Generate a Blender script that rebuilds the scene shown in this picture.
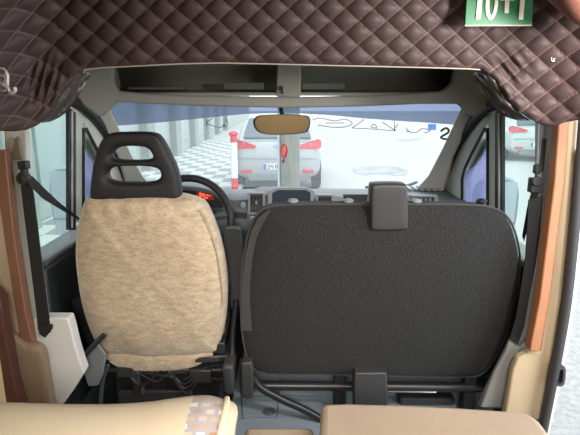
import bpy, bmesh, math, random
from mathutils import Vector, Matrix, noise

# ------------------------------------------------------------------ scene, camera, light
for o in list(bpy.data.objects):
    bpy.data.objects.remove(o, do_unlink=True)
SC = bpy.context.scene
COL = SC.collection
random.seed(7)
CAMZ = 1.31
PITCH = math.radians(13.5)
F = 500.0
cam_d = bpy.data.cameras.new('camera')
cam = bpy.data.objects.new('camera', cam_d)
COL.objects.link(cam)
cam.location = (0, 0, CAMZ)
cam.rotation_euler = (math.radians(90) - PITCH, 0, 0)
cam_d.sensor_width = 36.0
cam_d.sensor_fit = 'HORIZONTAL'
cam_d.lens = F / 580.0 * 36.0
cam_d.clip_start = 0.02
cam_d.clip_end = 500
SC.camera = cam

SC.view_settings.view_transform = 'Standard'
SC.view_settings.look = 'None'
SC.view_settings.gamma = 1.0
SC.view_settings.use_curve_mapping = False
SC.view_settings.exposure = 0.6

world = bpy.data.worlds.new('overcast_sky')
SC.world = world
world.use_nodes = True
wn = world.node_tree
wn.nodes.clear()
wo = wn.nodes.new('ShaderNodeOutputWorld')
wb = wn.nodes.new('ShaderNodeBackground')
wb.inputs['Color'].default_value = (0.90, 0.96, 1.0, 1)
wb.inputs['Strength'].default_value = 1.9
wn.links.new(wb.outputs[0], wo.inputs[0])


def area(name, loc, target, sx, sy, power, color):
    d = bpy.data.lights.new(name, 'AREA')
    d.shape = 'RECTANGLE'
    d.size, d.size_y, d.energy, d.color = sx, sy, power, color
    o = bpy.data.objects.new(name, d)
    COL.objects.link(o)
    o.location = loc
    v = Vector(target) - Vector(loc)
    o.rotation_euler = v.to_track_quat('-Z', 'Y').to_euler()
    return o


# daylight through the open sliding door, and three added fill lights out of view
area('sliding_door_daylight', (1.40, 0.80, 1.05), (0.2, 1.1, 0.9), 0.7, 1.5, 9, (0.95, 0.98, 1.0))
rear_fill = area('added_rear_fill', (-0.05, -0.40, 1.45), (-0.05, 1.70, 0.42), 0.6, 0.3, 3.4, (1.0, 0.95, 0.87))  # added fill without a fitting, brightens the seat backs and benches
area('added_back_wall_fill', (0.0, -1.55, 1.70), (0.0, -2.0, 0.8), 0.5, 0.3, 4, (1.0, 0.92, 0.8))  # added fill so the rear wall looks lit in the mirror
rear_fill.data.spread = math.radians(58)
area('added_lining_fill', (0.74, 0.72, 1.42), (0.66, 1.30, 1.40), 0.14, 0.14, 10, (1.0, 0.93, 0.90))  # added unseen fill, brightens the right end of the quilted lining


# ------------------------------------------------------------------ pixel rays
CP, SP = math.cos(PITCH), math.sin(PITCH)
C0 = Vector((0, 0, CAMZ))


def ray(x, y):
    r, u = (x - 290.0) / F, (217.5 - y) / F
    return Vector((r, CP + u * SP, -SP + u * CP))


def onplane(x, y, p, n):
    d = ray(x, y)
    t = (Vector(p) - C0).dot(Vector(n)) / d.dot(Vector(n))
    return C0 + d * t


def pY(x, y, Y):
    return onplane(x, y, (0, Y, 0), (0, 1, 0))


def pZ(x, y, Z):
    return onplane(x, y, (0, 0, Z), (0, 0, 1))


XC = -0.02


def pDoor(x, y, s, off=0.0):
    """inner face of the cab door, leaning inward at the top; s=1 right, -1 left"""
    return onplane(x, y, (XC + s * (0.87 + off), 0, 0.7), (s, 0, 0.127))


# ------------------------------------------------------------------ materials
MATS = {}


def mat(name, col, rough=0.6, metal=0.0, bump=0.0, bscale=60.0, mottle=0.0, mscale=8.0, spec=0.5,
        sheen=0.0, col2=None, emit=None, stretch=(1, 1, 1)):
    m = bpy.data.materials.new(name)
    m.use_nodes = True
    nt = m.node_tree
    b = nt.nodes['Principled BSDF']
    b.inputs['Base Color'].default_value = (*col, 1)
    b.inputs['Roughness'].default_value = rough
    b.inputs['Metallic'].default_value = metal
    b.inputs['Specular IOR Level'].default_value = spec
    if sheen:
        b.inputs['Sheen Weight'].default_value = sheen
        b.inputs['Sheen Roughness'].default_value = 0.5
    tc = nt.nodes.new('ShaderNodeTexCoord')
    mp = nt.nodes.new('ShaderNodeMapping')
    mp.inputs['Scale'].default_value = stretch
    nt.links.new(tc.outputs['Object'], mp.inputs[0])
    if mottle:
        n = nt.nodes.new('ShaderNodeTexNoise')
        n.inputs['Scale'].default_value = mscale
        n.inputs['Detail'].default_value = 6
        n.inputs['Roughness'].default_value = 0.65
        nt.links.new(mp.outputs[0], n.inputs['Vector'])
        r = nt.nodes.new('ShaderNodeValToRGB')
        r.color_ramp.elements[0].position = 0.32
        r.color_ramp.elements[1].position = 0.68
        c2 = col2 or tuple(c * (1 - mottle) for c in col)
        r.color_ramp.elements[0].color = (*c2, 1)
        r.color_ramp.elements[1].color = (*col, 1)
        nt.links.new(n.outputs['Fac'], r.inputs[0])
        nt.links.new(r.outputs[0], b.inputs['Base Color'])
    if bump:
        n2 = nt.nodes.new('ShaderNodeTexNoise')
        n2.inputs['Scale'].default_value = bscale
        n2.inputs['Detail'].default_value = 3
        nt.links.new(mp.outputs[0], n2.inputs['Vector'])
        bp = nt.nodes.new('ShaderNodeBump')
        bp.inputs['Strength'].default_value = bump
        bp.inputs['Distance'].default_value = 0.01
        nt.links.new(n2.outputs['Fac'], bp.inputs['Height'])
        nt.links.new(bp.outputs[0], b.inputs['Normal'])
    if emit:
        b.inputs['Emission Color'].default_value = (*emit[:3], 1)
        b.inputs['Emission Strength'].default_value = emit[3]
    MATS[name] = m
    return m


def glass_mat(name, tint=(0.93, 0.97, 0.96), gloss=0.06, haze=0.0, hazecol=(0.9, 0.95, 1.0)):
    m = bpy.data.materials.new(name)
    m.use_nodes = True
    nt = m.node_tree
    nt.nodes.clear()
    out = nt.nodes.new('ShaderNodeOutputMaterial')
    tr = nt.nodes.new('ShaderNodeBsdfTransparent')
    tr.inputs[0].default_value = (*tint, 1)
    gl = nt.nodes.new('ShaderNodeBsdfGlossy')
    gl.inputs['Roughness'].default_value = 0.02
    mx = nt.nodes.new('ShaderNodeMixShader')
    mx.inputs[0].default_value = gloss
    nt.links.new(tr.outputs[0], mx.inputs[1])
    nt.links.new(gl.outputs[0], mx.inputs[2])
    last = mx
    if haze:  # translucent share; on the windscreen it stands in for glare haze
        tl = nt.nodes.new('ShaderNodeBsdfTranslucent')
        tl.inputs[0].default_value = (*hazecol, 1)
        m2 = nt.nodes.new('ShaderNodeMixShader')
        m2.inputs[0].default_value = haze
        nt.links.new(mx.outputs[0], m2.inputs[1])
        nt.links.new(tl.outputs[0], m2.inputs[2])
        last = m2
    nt.links.new(last.outputs[0], out.inputs[0])
    MATS[name] = m
    return m


trim_grey = mat('grey_trim_plastic', (0.235, 0.235, 0.203), 0.65, bump=0.15, bscale=220)
trim_grey_lit = mat('grey_trim_plastic_lit', (0.60, 0.60, 0.54), 0.65, bump=0.15, bscale=220)  # same grey plastic, lightened to put the light into its colour
trim_dark = mat('dark_grey_trim', (0.16, 0.165, 0.155), 0.6, bump=0.1, bscale=250)
trim_light = mat('pale_trim', (0.55, 0.55, 0.50), 0.55)
seal_mat = mat('black_rubber', (0.012, 0.013, 0.015), 0.55)
black = mat('black_plastic', (0.014, 0.014, 0.016), 0.5, bump=0.15, bscale=300)
black_soft = mat('black_headrest', (0.014, 0.013, 0.015), 0.6, bump=0.2, bscale=400)
black_metal = mat('black_metal', (0.02, 0.02, 0.022), 0.35, bump=0.05)
grey_plastic = mat('dark_grey_plastic', (0.042, 0.042, 0.044), 0.5, bump=0.1, bscale=300)
dash_mat = mat('dash_plastic', (0.075, 0.085, 0.095), 0.5, bump=0.15, bscale=300)
dash_light = mat('silver_dash_trim', (0.23, 0.26, 0.285), 0.4)
vent_mat = mat('vent_dark', (0.02, 0.02, 0.022), 0.4)
screen_mat = mat('screen_dark', (0.045, 0.055, 0.075), 0.15)
velour = mat('beige_velour', (0.60, 0.475, 0.325), 0.85, bump=0.5, bscale=90, mottle=0.3, mscale=26, sheen=0.3,
             col2=(0.38, 0.285, 0.19), stretch=(1, 1, 2.2))
seat_fabric = mat('charcoal_fabric', (0.024, 0.024, 0.025), 0.9, bump=0.8, bscale=170, mottle=0.5, mscale=150,
                  sheen=0.05, col2=(0.004, 0.004, 0.0045))
seat_edge = mat('charcoal_edge_fabric', (0.046, 0.046, 0.046), 0.85, bump=0.4, bscale=500, sheen=0.15)
belt_mat = mat('black_webbing', (0.010, 0.010, 0.012), 0.6, bump=0.25, bscale=500)
cream_panel = mat('cream_panel', (0.52, 0.40, 0.25), 0.6, mottle=0.1, mscale=5)
brown_pad = mat('brown_leather', (0.21, 0.145, 0.095), 0.5, bump=0.3, bscale=40)
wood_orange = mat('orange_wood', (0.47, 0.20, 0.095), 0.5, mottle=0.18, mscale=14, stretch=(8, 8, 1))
wood_orange_shaded = mat('orange_wood_shaded', (0.22, 0.10, 0.058), 0.5, mottle=0.2, mscale=14, stretch=(8, 8, 1))  # the orange wood again, shade of the left side in its colour
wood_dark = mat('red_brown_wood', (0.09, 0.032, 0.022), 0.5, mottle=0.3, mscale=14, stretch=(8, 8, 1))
white_paint = mat('white_paint', (0.62, 0.62, 0.60), 0.35)
jamb_paint = mat('white_body_paint', (0.72, 0.72, 0.72), 0.3)
bench_fabric = mat('beige_bench_fabric', (0.37, 0.28, 0.20), 0.85, bump=0.25, bscale=250, mottle=0.12, mscale=9,
                   stretch=(1, 1, 1))
bench_cream = mat('cream_bench_fabric', (0.56, 0.465, 0.335), 0.8, bump=0.2, bscale=300)
mat_floor = mat('blue_grey_floor', (0.32, 0.38, 0.43), 0.5, bump=0.1, bscale=120)
dark_floor = mat('black_carpet', (0.012, 0.013, 0.015), 0.9, bump=0.4, bscale=300)
chrome = mat('chrome', (0.75, 0.75, 0.75), 0.2, 1.0)
steel = mat('brushed_steel', (0.5, 0.48, 0.46), 0.35, 0.9)
mirror_mat = mat('mirror_glass', (0.85, 0.85, 0.83), 0.02, 1.0)
blue_plastic = mat('mirror_housing', (0.11, 0.15, 0.19), 0.45)
conv_mirror = mat('outside_mirror_back', (0.30, 0.37, 0.40), 0.35)
sign_green = mat('sign_green', (0.012, 0.14, 0.052), 0.4)
sign_white = mat('sign_white', (0.68, 0.64, 0.57), 0.5)
red_paint = mat('red_paint', (0.62, 0.02, 0.03), 0.35)
white_gloss = mat('white_gloss', (0.8, 0.8, 0.8), 0.4)
car_silver = mat('silver_car_paint', (0.38, 0.41, 0.42), 0.35, 0.2)
car_white = mat('white_car_paint', (0.5, 0.53, 0.52), 0.3)
car_glass = mat('car_window', (0.10, 0.13, 0.15), 0.15)
tail_red = mat('tail_lamp', (0.62, 0.035, 0.05), 0.3)
tyre = mat('tyre_rubber', (0.03, 0.03, 0.03), 0.8)
plate_white = mat('plate_white', (0.75, 0.77, 0.76), 0.4)
plate_blue = mat('plate_blue', (0.06, 0.16, 0.50), 0.4)
bumper_grey = mat('bumper_grey', (0.22, 0.25, 0.26), 0.6)
glow_orange = mat('cluster_display', (0.3, 0.03, 0.01), 0.4, emit=(1.0, 0.10, 0.035, 1.1))
wall_render = mat('pale_render', (0.36, 0.41, 0.38), 0.9, mottle=0.12, mscale=0.8)
wall_pier = mat('grey_pier', (0.27, 0.31, 0.29), 0.9, mottle=0.15, mscale=1.2)
pole_mat = mat('weathered_post', (0.22, 0.23, 0.175), 0.85, mottle=0.55, mscale=9, stretch=(3, 3, 0.6), bump=0.3, bscale=20)
gbox = mat('grey_box_card', (0.10, 0.105, 0.095), 0.8)
ink = mat('black_letter_film', (0.02, 0.025, 0.025), 0.6)
glass_win = glass_mat('clear_glass', (0.90, 0.97, 0.95), 0.05, 0.05)
glass_ws = glass_mat('windscreen_glass', (0.95, 0.98, 0.98), 0.05, 0.09)
strip_mat = glass_mat('blue_sunstrip', (0.15, 0.18, 0.27), 0.06, 0.22, (0.40, 0.47, 0.62))
lav_mat = glass_mat('lavender_layer', (0.56, 0.54, 0.68), 0.05, 0.2, (0.6, 0.6, 0.9))
door_black = mat('door_card_black', (0.016, 0.018, 0.02), 0.5, bump=0.1)
foam = mat('black_hose', (0.02, 0.02, 0.022), 0.4)


# ------------------------------------------------------------------ helpers
def tag(o, label=None, cat=None, group=None, kind=None):
    if label:
        o['label'] = label
    if cat:
        o['category'] = cat
    if group:
        o['group'] = group
    if kind:
        o['kind'] = kind
    return o


def thing(name, label, cat, loc, group=None):
    o = bpy.data.objects.new(name, None)
    o.empty_display_size = 0.05
    COL.objects.link(o)
    o.location = loc
    return tag(o, label, cat, group)


class MB:
    def __init__(self):
        self.bm = bmesh.new()

    def v(self, p):
        return self.bm.verts.new(Vector(p))

    def f(self, vs):
        try:
            return self.bm.faces.new(vs)
        except ValueError:
            return None

    def box(self, c, s, rot=None):
        R = rot.to_3x3() if rot is not None else Matrix.Identity(3)
        c = Vector(c)
        vs = [self.v(c + R @ Vector((dx * s[0] / 2, dy * s[1] / 2, dz * s[2] / 2)))
              for dx in (-1, 1) for dy in (-1, 1) for dz in (-1, 1)]
        for q in ((0, 1, 3, 2), (4, 6, 7, 5), (0, 4, 5, 1), (2, 3, 7, 6), (0, 2, 6, 4), (1, 5, 7, 3)):
            self.f([vs[i] for i in q])
        return self

    def prism(self, pts, vec):
        vec = Vector(vec)
        a = [self.v(p) for p in pts]
        b = [self.v(Vector(p) + vec) for p in pts]
        self.f(a)
        self.f(b[::-1])
        n = len(a)
        for i in range(n):
            self.f([a[i], b[i], b[(i + 1) % n], a[(i + 1) % n]])
        return self

    def strip(self, A, B, vec, close=False):
        """a band between two polylines, given thickness vec (vector or function of index)"""
        n = len(A)
        V = [Vector(vec(i) if callable(vec) else vec) for i in range(n)]
        a = [self.v(p) for p in A]
        b = [self.v(p) for p in B]
        c = [self.v(Vector(p) + V[i]) for i, p in enumerate(A)]
        d = [self.v(Vector(p) + V[i]) for i, p in enumerate(B)]
        m = n if close else n - 1
        for i in range(m):
            j = (i + 1) % n
            self.f([a[i], a[j], b[j], b[i]])
            self.f([c[i], d[i], d[j], c[j]])
            self.f([a[i], c[i], c[j], a[j]])
            self.f([b[i], b[j], d[j], d[i]])
        if not close:
            self.f([a[0], b[0], d[0], c[0]])
            self.f([a[-1], c[-1], d[-1], b[-1]])
        return self

    def tube(self, path, r, n=10, closed=False, sy=1.0):
        P = [Vector(p) for p in path]
        m = len(P)
        rs = r if isinstance(r, (list, tuple)) else [r] * m
        prev = None
        rings = []
        for i in range(m):
            if closed:
                t = P[(i + 1) % m] - P[i - 1]
            else:
                t = P[min(i + 1, m - 1)] - P[max(i - 1, 0)]
            t.normalize()
            if prev is None:
                a = t.cross(Vector((0, 0, 1)))
                if a.length < 0.05:
                    a = t.cross(Vector((0, 1, 0)))
            else:
                a = prev - t * prev.dot(t)
            a.normalize()
            prev = a
            b = t.cross(a)
            rings.append([self.v(P[i] + a * math.cos(k * 2 * math.pi / n) * rs[i] + b * math.sin(k * 2 * math.pi / n) * rs[i] * sy)
                          for k in range(n)])
        for i in range(m if closed else m - 1):
            A, B = rings[i], rings[(i + 1) % m]
            for k in range(n):
                self.f([A[k], A[(k + 1) % n], B[(k + 1) % n], B[k]])
        if not closed:
            self.f(rings[0][::-1])
            self.f(rings[-1])
        return self

    def loft(self, rings, caps=True, closed=True):
        R = [[self.v(p) for p in r] for r in rings]
        n = len(R[0])
        for A, B in zip(R, R[1:]):
            for k in range(n if closed else n - 1):
                self.f([A[k], A[(k + 1) % n], B[(k + 1) % n], B[k]])
        if caps:
            self.f(R[0][::-1])
            self.f(R[-1])
        return self

    def grid(self, rows):
        return self.loft(rows, caps=False, closed=False)

    def disc(self, c, axis, r, h, n=24, r2=None):
        axis = Vector(axis).normalized()
        a = axis.orthogonal().normalized()
        b = axis.cross(a)
        c = Vector(c)
        r2 = r if r2 is None else r2
        mk = lambda cc, rr: [cc + (a * math.cos(2 * math.pi * k / n) + b * math.sin(2 * math.pi * k / n)) * rr for k in range(n)]
        return self.loft([mk(c, r), mk(c + axis * h, r2)])

    def ball(self, c, s, n=12):
        c = Vector(c)
        rings = []
        for i in range(1, n):
            th = math.pi * i / n
            rings.append([c + Vector((s[0] * math.sin(th) * math.cos(2 * math.pi * k / (2 * n)),
                                      s[1] * math.sin(th) * math.sin(2 * math.pi * k / (2 * n)),
                                      s[2] * math.cos(th))) for k in range(2 * n)])
        return self.loft(rings)

    def build(self, name, m, parent=None, bevel=0.0, seg=2, sub=0, smooth=True, solid=0.0, label=None):
        bmesh.ops.remove_doubles(self.bm, verts=self.bm.verts, dist=1e-5)
        bmesh.ops.recalc_face_normals(self.bm, faces=self.bm.faces)
        me = bpy.data.meshes.new(name)
        self.bm.to_mesh(me)
        self.bm.free()
        me.materials.append(m)
        o = bpy.data.objects.new(name, me)
        COL.objects.link(o)
        if smooth:
            for p in me.polygons:
                p.use_smooth = True
            if not sub:
                try:
                    me.set_sharp_from_angle(angle=math.radians(42))
                except Exception:
                    pass
        if solid:
            md = o.modifiers.new('solid', 'SOLIDIFY')
            md.thickness = solid
            md.offset = 0
        if bevel:
            md = o.modifiers.new('bevel', 'BEVEL')
            md.width = bevel
            md.segments = seg
            md.limit_method = 'ANGLE'
            md.angle_limit = math.radians(40)
            md.harden_normals = False
        if sub:
            md = o.modifiers.new('sub', 'SUBSURF')
            md.levels = sub
            md.render_levels = sub
        if parent is not None:
            o.parent = parent
            w = Matrix.Translation(parent.location)
            q = parent.parent
            while q is not None:
                w = Matrix.Translation(q.location) @ w
                q = q.parent
            if parent.type == 'EMPTY':
                o.matrix_parent_inverse = w.inverted()
        if label:
            o['label'] = label
        return o


def smoothpath(pts, n=6, closed=False):
    """Catmull-Rom through 2D or 3D points"""
    P = [Vector(p) for p in pts]
    m = len(P)
    out = []
    segs = m if closed else m - 1
    for i in range(segs):
        if closed:
            p0, p1, p2, p3 = P[i - 1], P[i], P[(i + 1) % m], P[(i + 2) % m]
        else:
            p0, p1, p2, p3 = P[max(i - 1, 0)], P[i], P[i + 1], P[min(i + 2, m - 1)]
        for k in range(n):
            t = k / n
            out.append(0.5 * ((2 * p1) + (p2 - p0) * t + (2 * p0 - 5 * p1 + 4 * p2 - p3) * t * t + (3 * p1 - p0 - 3 * p2 + p3) * t ** 3))
    if not closed:
        out.append(P[-1])
    return out


def slabY(poly, Y, th):
    return MB().prism([pY(x, y, Y) for x, y in poly], (0, th, 0))


def struct(o, label=None):
    o['kind'] = 'structure'
    if label:
        o['label'] = label
    return o


def pillow(outline, plane_n, plane_p, layers):
    """stuffed slab: outline in pixels on a plane; layers = list of (inset 0..1, offset along +Y)"""
    pts = [onplane(x, y, plane_p, plane_n) for x, y in outline]
    c = sum(pts, Vector()) / len(pts)
    rings = []
    for s, off in layers:
        rings.append([p + (c - p) * s + Vector((0, off, 0)) for p in pts])
    m = MB()
    m.loft(rings, caps=True)
    return m


# ================================================================== SETTING
# --- outside ground, pavement and building
ground_mat = mat('cobbled_ground', (0.43, 0.43, 0.425), 0.9, bump=0.3, bscale=5, mottle=0.25, mscale=22, col2=(0.27, 0.27, 0.265))
g = MB().box((0, 25, -0.55), (80, 90, 0.1)).build('ground', ground_mat)
struct(g, 'pale cobbled street outside the van')


def tile_mat():
    m = bpy.data.materials.new('pavement_tiles')
    m.use_nodes = True
    nt = m.node_tree
    b = nt.nodes['Principled BSDF']
    b.inputs['Roughness'].default_value = 0.85
    tc = nt.nodes.new('ShaderNodeTexCoord')
    mp = nt.nodes.new('ShaderNodeMapping')
    mp.inputs['Scale'].default_value = (3.4, 1.9, 1)
    ck = nt.nodes.new('ShaderNodeTexChecker')
    ck.inputs['Scale'].default_value = 1.0
    ck.inputs['Color1'].default_value = (0.50, 0.53, 0.515, 1)
    ck.inputs['Color2'].default_value = (0.24, 0.27, 0.265, 1)
    nt.links.new(tc.outputs['Object'], mp.inputs[0])
    nt.links.new(mp.outputs[0], ck.inputs[0])
    nt.links.new(ck.outputs[0], b.inputs['Base Color'])
    return m


pv = MB().box((-2.35, 24, -0.47), (2.5, 44, 0.06)).build('pavement', tile_mat())
struct(pv, 'chequered grey and white tiled pavement left of the silver car')
kb = MB().box((-1.03, 24, -0.46), (0.14, 44, 0.09)).build('kerb', mat('kerb_stone', (0.5, 0.53, 0.52), 0.9), bevel=0.01)
struct(kb, 'pale kerb stone along the tiled pavement')
wl = MB()
wl.box((-3.9, 24, 1.5), (0.5, 44, 4.0))
wl = wl.build('wall_street', wall_render)
struct(wl, 'pale rendered street wall beyond the tiled pavement')
for k in range(8):
    pr = MB().box((-3.58, 6.4 + k * 3.1, 1.5), (0.28, 0.7, 4.0)).build('pillar_street', wall_pier, bevel=0.02)
    struct(pr, 'grey pier on the street wall')
    nm = MB().box((-3.63, 7.9 + k * 3.1, 0.7), (0.06, 1.5, 1.6)).build('window_street', mat('shop_glass_%d' % k, (0.30, 0.36, 0.36), 0.3))
    struct(nm, 'pale shop window in the street wall')

# --- van shell
struct(MB().box((0, 0.2, -0.03), (1.9, 5.6, 0.06)).build('floor', dark_floor), 'black cab floor')
fm = MB()
fm.prism([pZ(x, y, 0.005) for x, y in ((225, 440), (330, 440), (345, 376), (240, 360))], (0, 0, 0.012))
cab_mat = fm.build('floor_mat', mat_floor, bevel=0.004)
tag(cab_mat, 'blue-grey ribbed rubber floor mat between the two front seats', 'floor mat')
struct(MB().box((0, -0.55, 1.80), (1.95, 3.5, 0.05)).build('ceiling', mat('living_ceiling', (0.42, 0.33, 0.2), 0.8)), 'living area ceiling')
struct(MB().box((XC, 1.75, 1.66), (1.95, 1.3, 0.04)).build('roof', trim_grey), 'cab roof panel')
lw = MB()
lw.box((-0.985, -0.4, 0.9), (0.05, 3.9, 1.8))
struct(lw.build('wall_left', mat('living_wall', (0.58, 0.43, 0.24), 0.8)), 'left living area wall')
rw = MB()
rw.box((0.985, -0.95, 0.9), (0.05, 2.8, 1.8))
rw.box((0.985, 0.3, 1.75), (0.05, 2.2, 0.1))
struct(rw.build('wall_right', MATS['living_wall']), 'right living area wall behind the sliding door')
bw = MB()
bw.box((0, -2.35, 0.4), (1.95, 0.05, 0.9))
bw.box((0, -2.35, 1.3), (1.95, 0.05, 1.0))
struct(bw.build('wall_rear', MATS['living_wall']), 'rear living area wall under its window')
struct(MB().box((XC, 2.84, 0.30), (1.8, 0.06, 0.9)).build('wall_front', door_black), 'dark front bulkhead under the dashboard')
# roof-side closures above the doors
for s, nm in ((1, 'right'), (-1, 'left')):
    m = MB()
    m.prism([(XC + s * 0.80, 1.55, 1.29), (XC + s * 0.80, 2.30, 1.25), (XC + s * 0.80, 2.45, 1.3), (XC + s * 0.80, 2.4, 1.66), (XC + s * 0.80, 1.38, 1.66), (XC + s * 0.80, 1.38, 1.29)],
            (s * 0.15, 0, 0))
    struct(m.build('trim_roof_%s' % nm, trim_grey), 'grey headliner above the %s cab door' % nm)

# --- windscreen surface
WB, WT = (2.76, 0.80), (2.10, 1.31)


def ws_Y(X, Z):
    t = (Z - WB[1]) / (WT[1] - WB[1])
    return WB[0] + (WT[0] - WB[0]) * t + 0.13 * (1 - ((X - XC) / 0.85) ** 2)


def ws_hit(x, y, off=0.0):
    d = ray(x, y)
    lo, hi = 0.5, 5.0
    for _ in range(40):
        t = (lo + hi) / 2
        p = C0 + d * t
        if p.y > ws_Y(p.x, p.z) - off:
            hi = t
        else:
            lo = t
    return C0 + d * lo


rows = []
for j in range(13):
    z = WB[1] + (WT[1] - WB[1]) * j / 12
    hw = 0.90 + (0.74 - 0.90) * j / 12
    rows.append([(XC + hw * (i / 12 - 1), ws_Y(XC + hw * (i / 12 - 1), z), z) for i in range(25)])
ws = MB().grid(rows).build('window_1', glass_ws)
struct(ws, 'windscreen glass')
# tinted band and the outlined letters stuck on the windscreen
tag_band_top = [(100, 100), (150, 102), (220, 103.5), (290, 104.5), (360, 103.5), (420, 102), (470, 100)]
tag_band_bot = [(100, 127), (128, 125), (165, 122), (205, 118), (245, 114), (290, 113), (330, 115), (360, 118), (400, 121), (432, 123), (470, 126)]


def interp(pts, x):
    for (x0, y0), (x1, y1) in zip(pts, pts[1:]):
        if x0 <= x <= x1:
            return y0 + (y1 - y0) * (x - x0) / (x1 - x0)
    return pts[0][1] if x < pts[0][0] else pts[-1][1]


ra, rb, rc = [], [], []
for i in range(38):
    x = 103 + i * 10
    yt, yb = interp(tag_band_top, x), interp(tag_band_bot, x)
    ra.append(ws_hit(x, yt, 0.006))
    rc.append(ws_hit(x, (yt + yb) / 2, 0.006))
    rb.append(ws_hit(x, yb, 0.006))
bd = MB().grid([ra, rc, rb]).build('sun_strip', strip_mat)
tag(bd, 'translucent blue sun strip along the top of the windscreen', 'sun strip')
strokes = [
    [(206, 119), (207, 127)], [(213, 118), (207, 123), (216, 127)], [(216, 127), (222, 127), (226, 120)], [(225, 117), (228, 124), (223, 126), (227, 127)],
    [(313, 120), (320, 118), (335, 121), (344, 119), (350, 121), (352, 124), (344, 127), (330, 127), (318, 125)], [(326, 123), (344, 123)],
    [(352, 128), (362, 121), (364, 119)], [(352, 128), (372, 129), (396, 131)], [(371, 127), (374, 124), (377, 128), (371, 127)],
    [(382, 122), (396, 131)], [(394, 121), (395, 130)], [(398, 124), (394, 130)],
    [(406, 128), (410, 132), (417, 132), (421, 129), (426, 129), (430, 131), (424, 133)], [(410, 132), (406, 131)],
]
lo = thing('window_lettering', 'outlined black lettering seen mirrored under the blue sun strip', 'lettering', ws_hit(330, 128, .008))
for st in strokes:
    MB().tube([ws_hit(x, y, 0.008) for x, y in smoothpath([(a, b) for a, b in st], 3)] if len(st) > 2 else [ws_hit(x, y, 0.008) for x, y in st], 0.0016, 6).build('letter_outline', ink, lo)
S2 = smoothpath([(441, 131), (446, 128), (449, 131), (446, 134), (441, 137), (444, 139), (450, 139)], 4)
MB().tube([ws_hit(p.x, p.y, 0.008) for p in S2], 0.005, 6).build('letter', ink, lo)
bsq = MB().strip([ws_hit(428, 124, .009), ws_hit(428, 130, .009)], [ws_hit(436, 124, .009), ws_hit(436, 130, .009)], (0, -.002, 0))
tag(bsq.build('toll_sticker', glass_mat('sticker_blue', (0.35, 0.5, 0.75), 0.03, 0.25, (0.5, 0.7, 1.0))), 'small pale blue sticker near the top right of the windscreen', 'sticker')


def mx(x):
    return 571 - x


# --- doors, pillars
def cabside(s, nm, num):
    T = (lambda x: x) if s > 0 else mx
    D = lambda pts, off=0.0: [pDoor(T(x), y, s, off) for x, y in pts]
    ex = (s * 0.05, 0, 0)
    root = thing('door_%d' % num, '%s cab door' % nm, None, (XC + s * 0.9, 2.1, 0.0))
    root['kind'] = 'structure'
    fr = MB()
    fr.strip(D([(503, 100), (486, 112), (473, 127), (460, 148), (450, 171), (446, 187), (445, 222)]),
             D([(487, 124), (485.5, 127), (480, 137), (472, 152), (464, 168), (461.5, 178), (461.5, 222)]), ex)
    fr.strip(D([(486, 111), (503, 99), (520, 93), (536, 90)]), D([(487, 124), (503, 108), (520, 101), (536, 98)]), (s * .02, 0, 0))
    fr.prism(D([(488, 118), (495, 113), (495, 222), (488, 222)]), (s * .02, 0, 0))
    fr.build('door_frame', trim_grey_lit, root, bevel=0.004)
    ru = MB()
    ru.prism(D([(495, 113), (502, 107), (502, 230), (495, 230)], -0.004), (s * .012, 0, 0))
    ru.tube(D([(487.5, 132), (484.5, 129), (480, 138), (472, 153), (464.5, 169), (462, 179), (462, 215)], -0.004), 0.007, 8)
    ru.tube(D([(487.5, 128), (487.5, 222)], -0.004), 0.006, 8)
    ru.build('window_rubber', seal_mat, root)
    MB().strip(D([(497.8, 111), (497.8, 228)], -0.008), D([(499, 111), (499, 228)], -0.008), (s * .004, 0, 0)).build('chrome_strip', trim_light, root)
    # upper trailing edge, black triangle at the mirror
    MB().prism(D([(487, 150), (487, 130), (463, 172), (463, 182)], 0.03), (s * .004, 0, 0)).build('inner_sail', trim_dark, root)
    q = MB().prism(D([(486, 130), (487, 222), (462, 222), (462, 172), (472, 152)], 0.022), (s * .004, 0, 0)).build('quarter_pane', glass_win, root)
    fl = MB().prism(D([(487, 146), (487, 222), (462, 222), (462, 174), (475, 166)], 0.016), (s * .002, 0, 0)).build('pane_layer', lav_mat, root)  # translucent lavender layer over the lower part of the quarter pane
    fl['label'] = 'lavender layer on the quarter pane'
    MB().prism(D([(501, 98), (539, 92), (535, 275), (501, 275)], 0.01), (s * .004, 0, 0)).build('side_pane', glass_win, root)
    # door card in world units
    xin = XC + s * 0.865
    cd = MB()
    cd.box((xin + s * 0.05, 2.215, 0.375), (0.10, 1.01, 0.68))
    cd.build('door_card', door_black, root, bevel=0.02)
    MB().box((xin + s * 0.045, 2.215, 0.725), (0.11, 1.01, 0.025)).build('sill_ledge', trim_dark if s > 0 else grey_plastic, root, bevel=0.008)
    sl = MB().tube([pDoor(T(p.x), p.y, s, -0.012) for p in smoothpath([(545, 88), (520, 93), (503, 98), (485, 109.5), (470.5, 125), (457, 147), (447.5, 170), (443, 186), (441.5, 205), (441.5, 225)], 4)],
                   0.021, 10)
    struct(sl.build('trim_seal_%s' % nm, seal_mat), 'black rubber door seal curving up the %s windscreen pillar' % nm)
    # windscreen pillar
    inner = [(463, 104), (450, 132), (441, 151), (428, 176), (417, 188), (407, 194)]
    outer = [(476, 116), (463, 136), (452, 157), (446, 178), (442, 192), (441, 206)]
    Yf = lambda y: 2.08 + (y - 104) / 100.0 * 0.62
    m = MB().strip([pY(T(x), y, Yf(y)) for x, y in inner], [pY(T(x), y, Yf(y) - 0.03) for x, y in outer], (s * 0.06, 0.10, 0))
    struct(m.build('trim_pillar_%s' % nm, trim_grey_lit, bevel=0.006), 'grey plastic windscreen pillar trim, %s side' % nm)


cabside(1, 'right', 2)
cabside(-1, 'left', 1)

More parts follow.
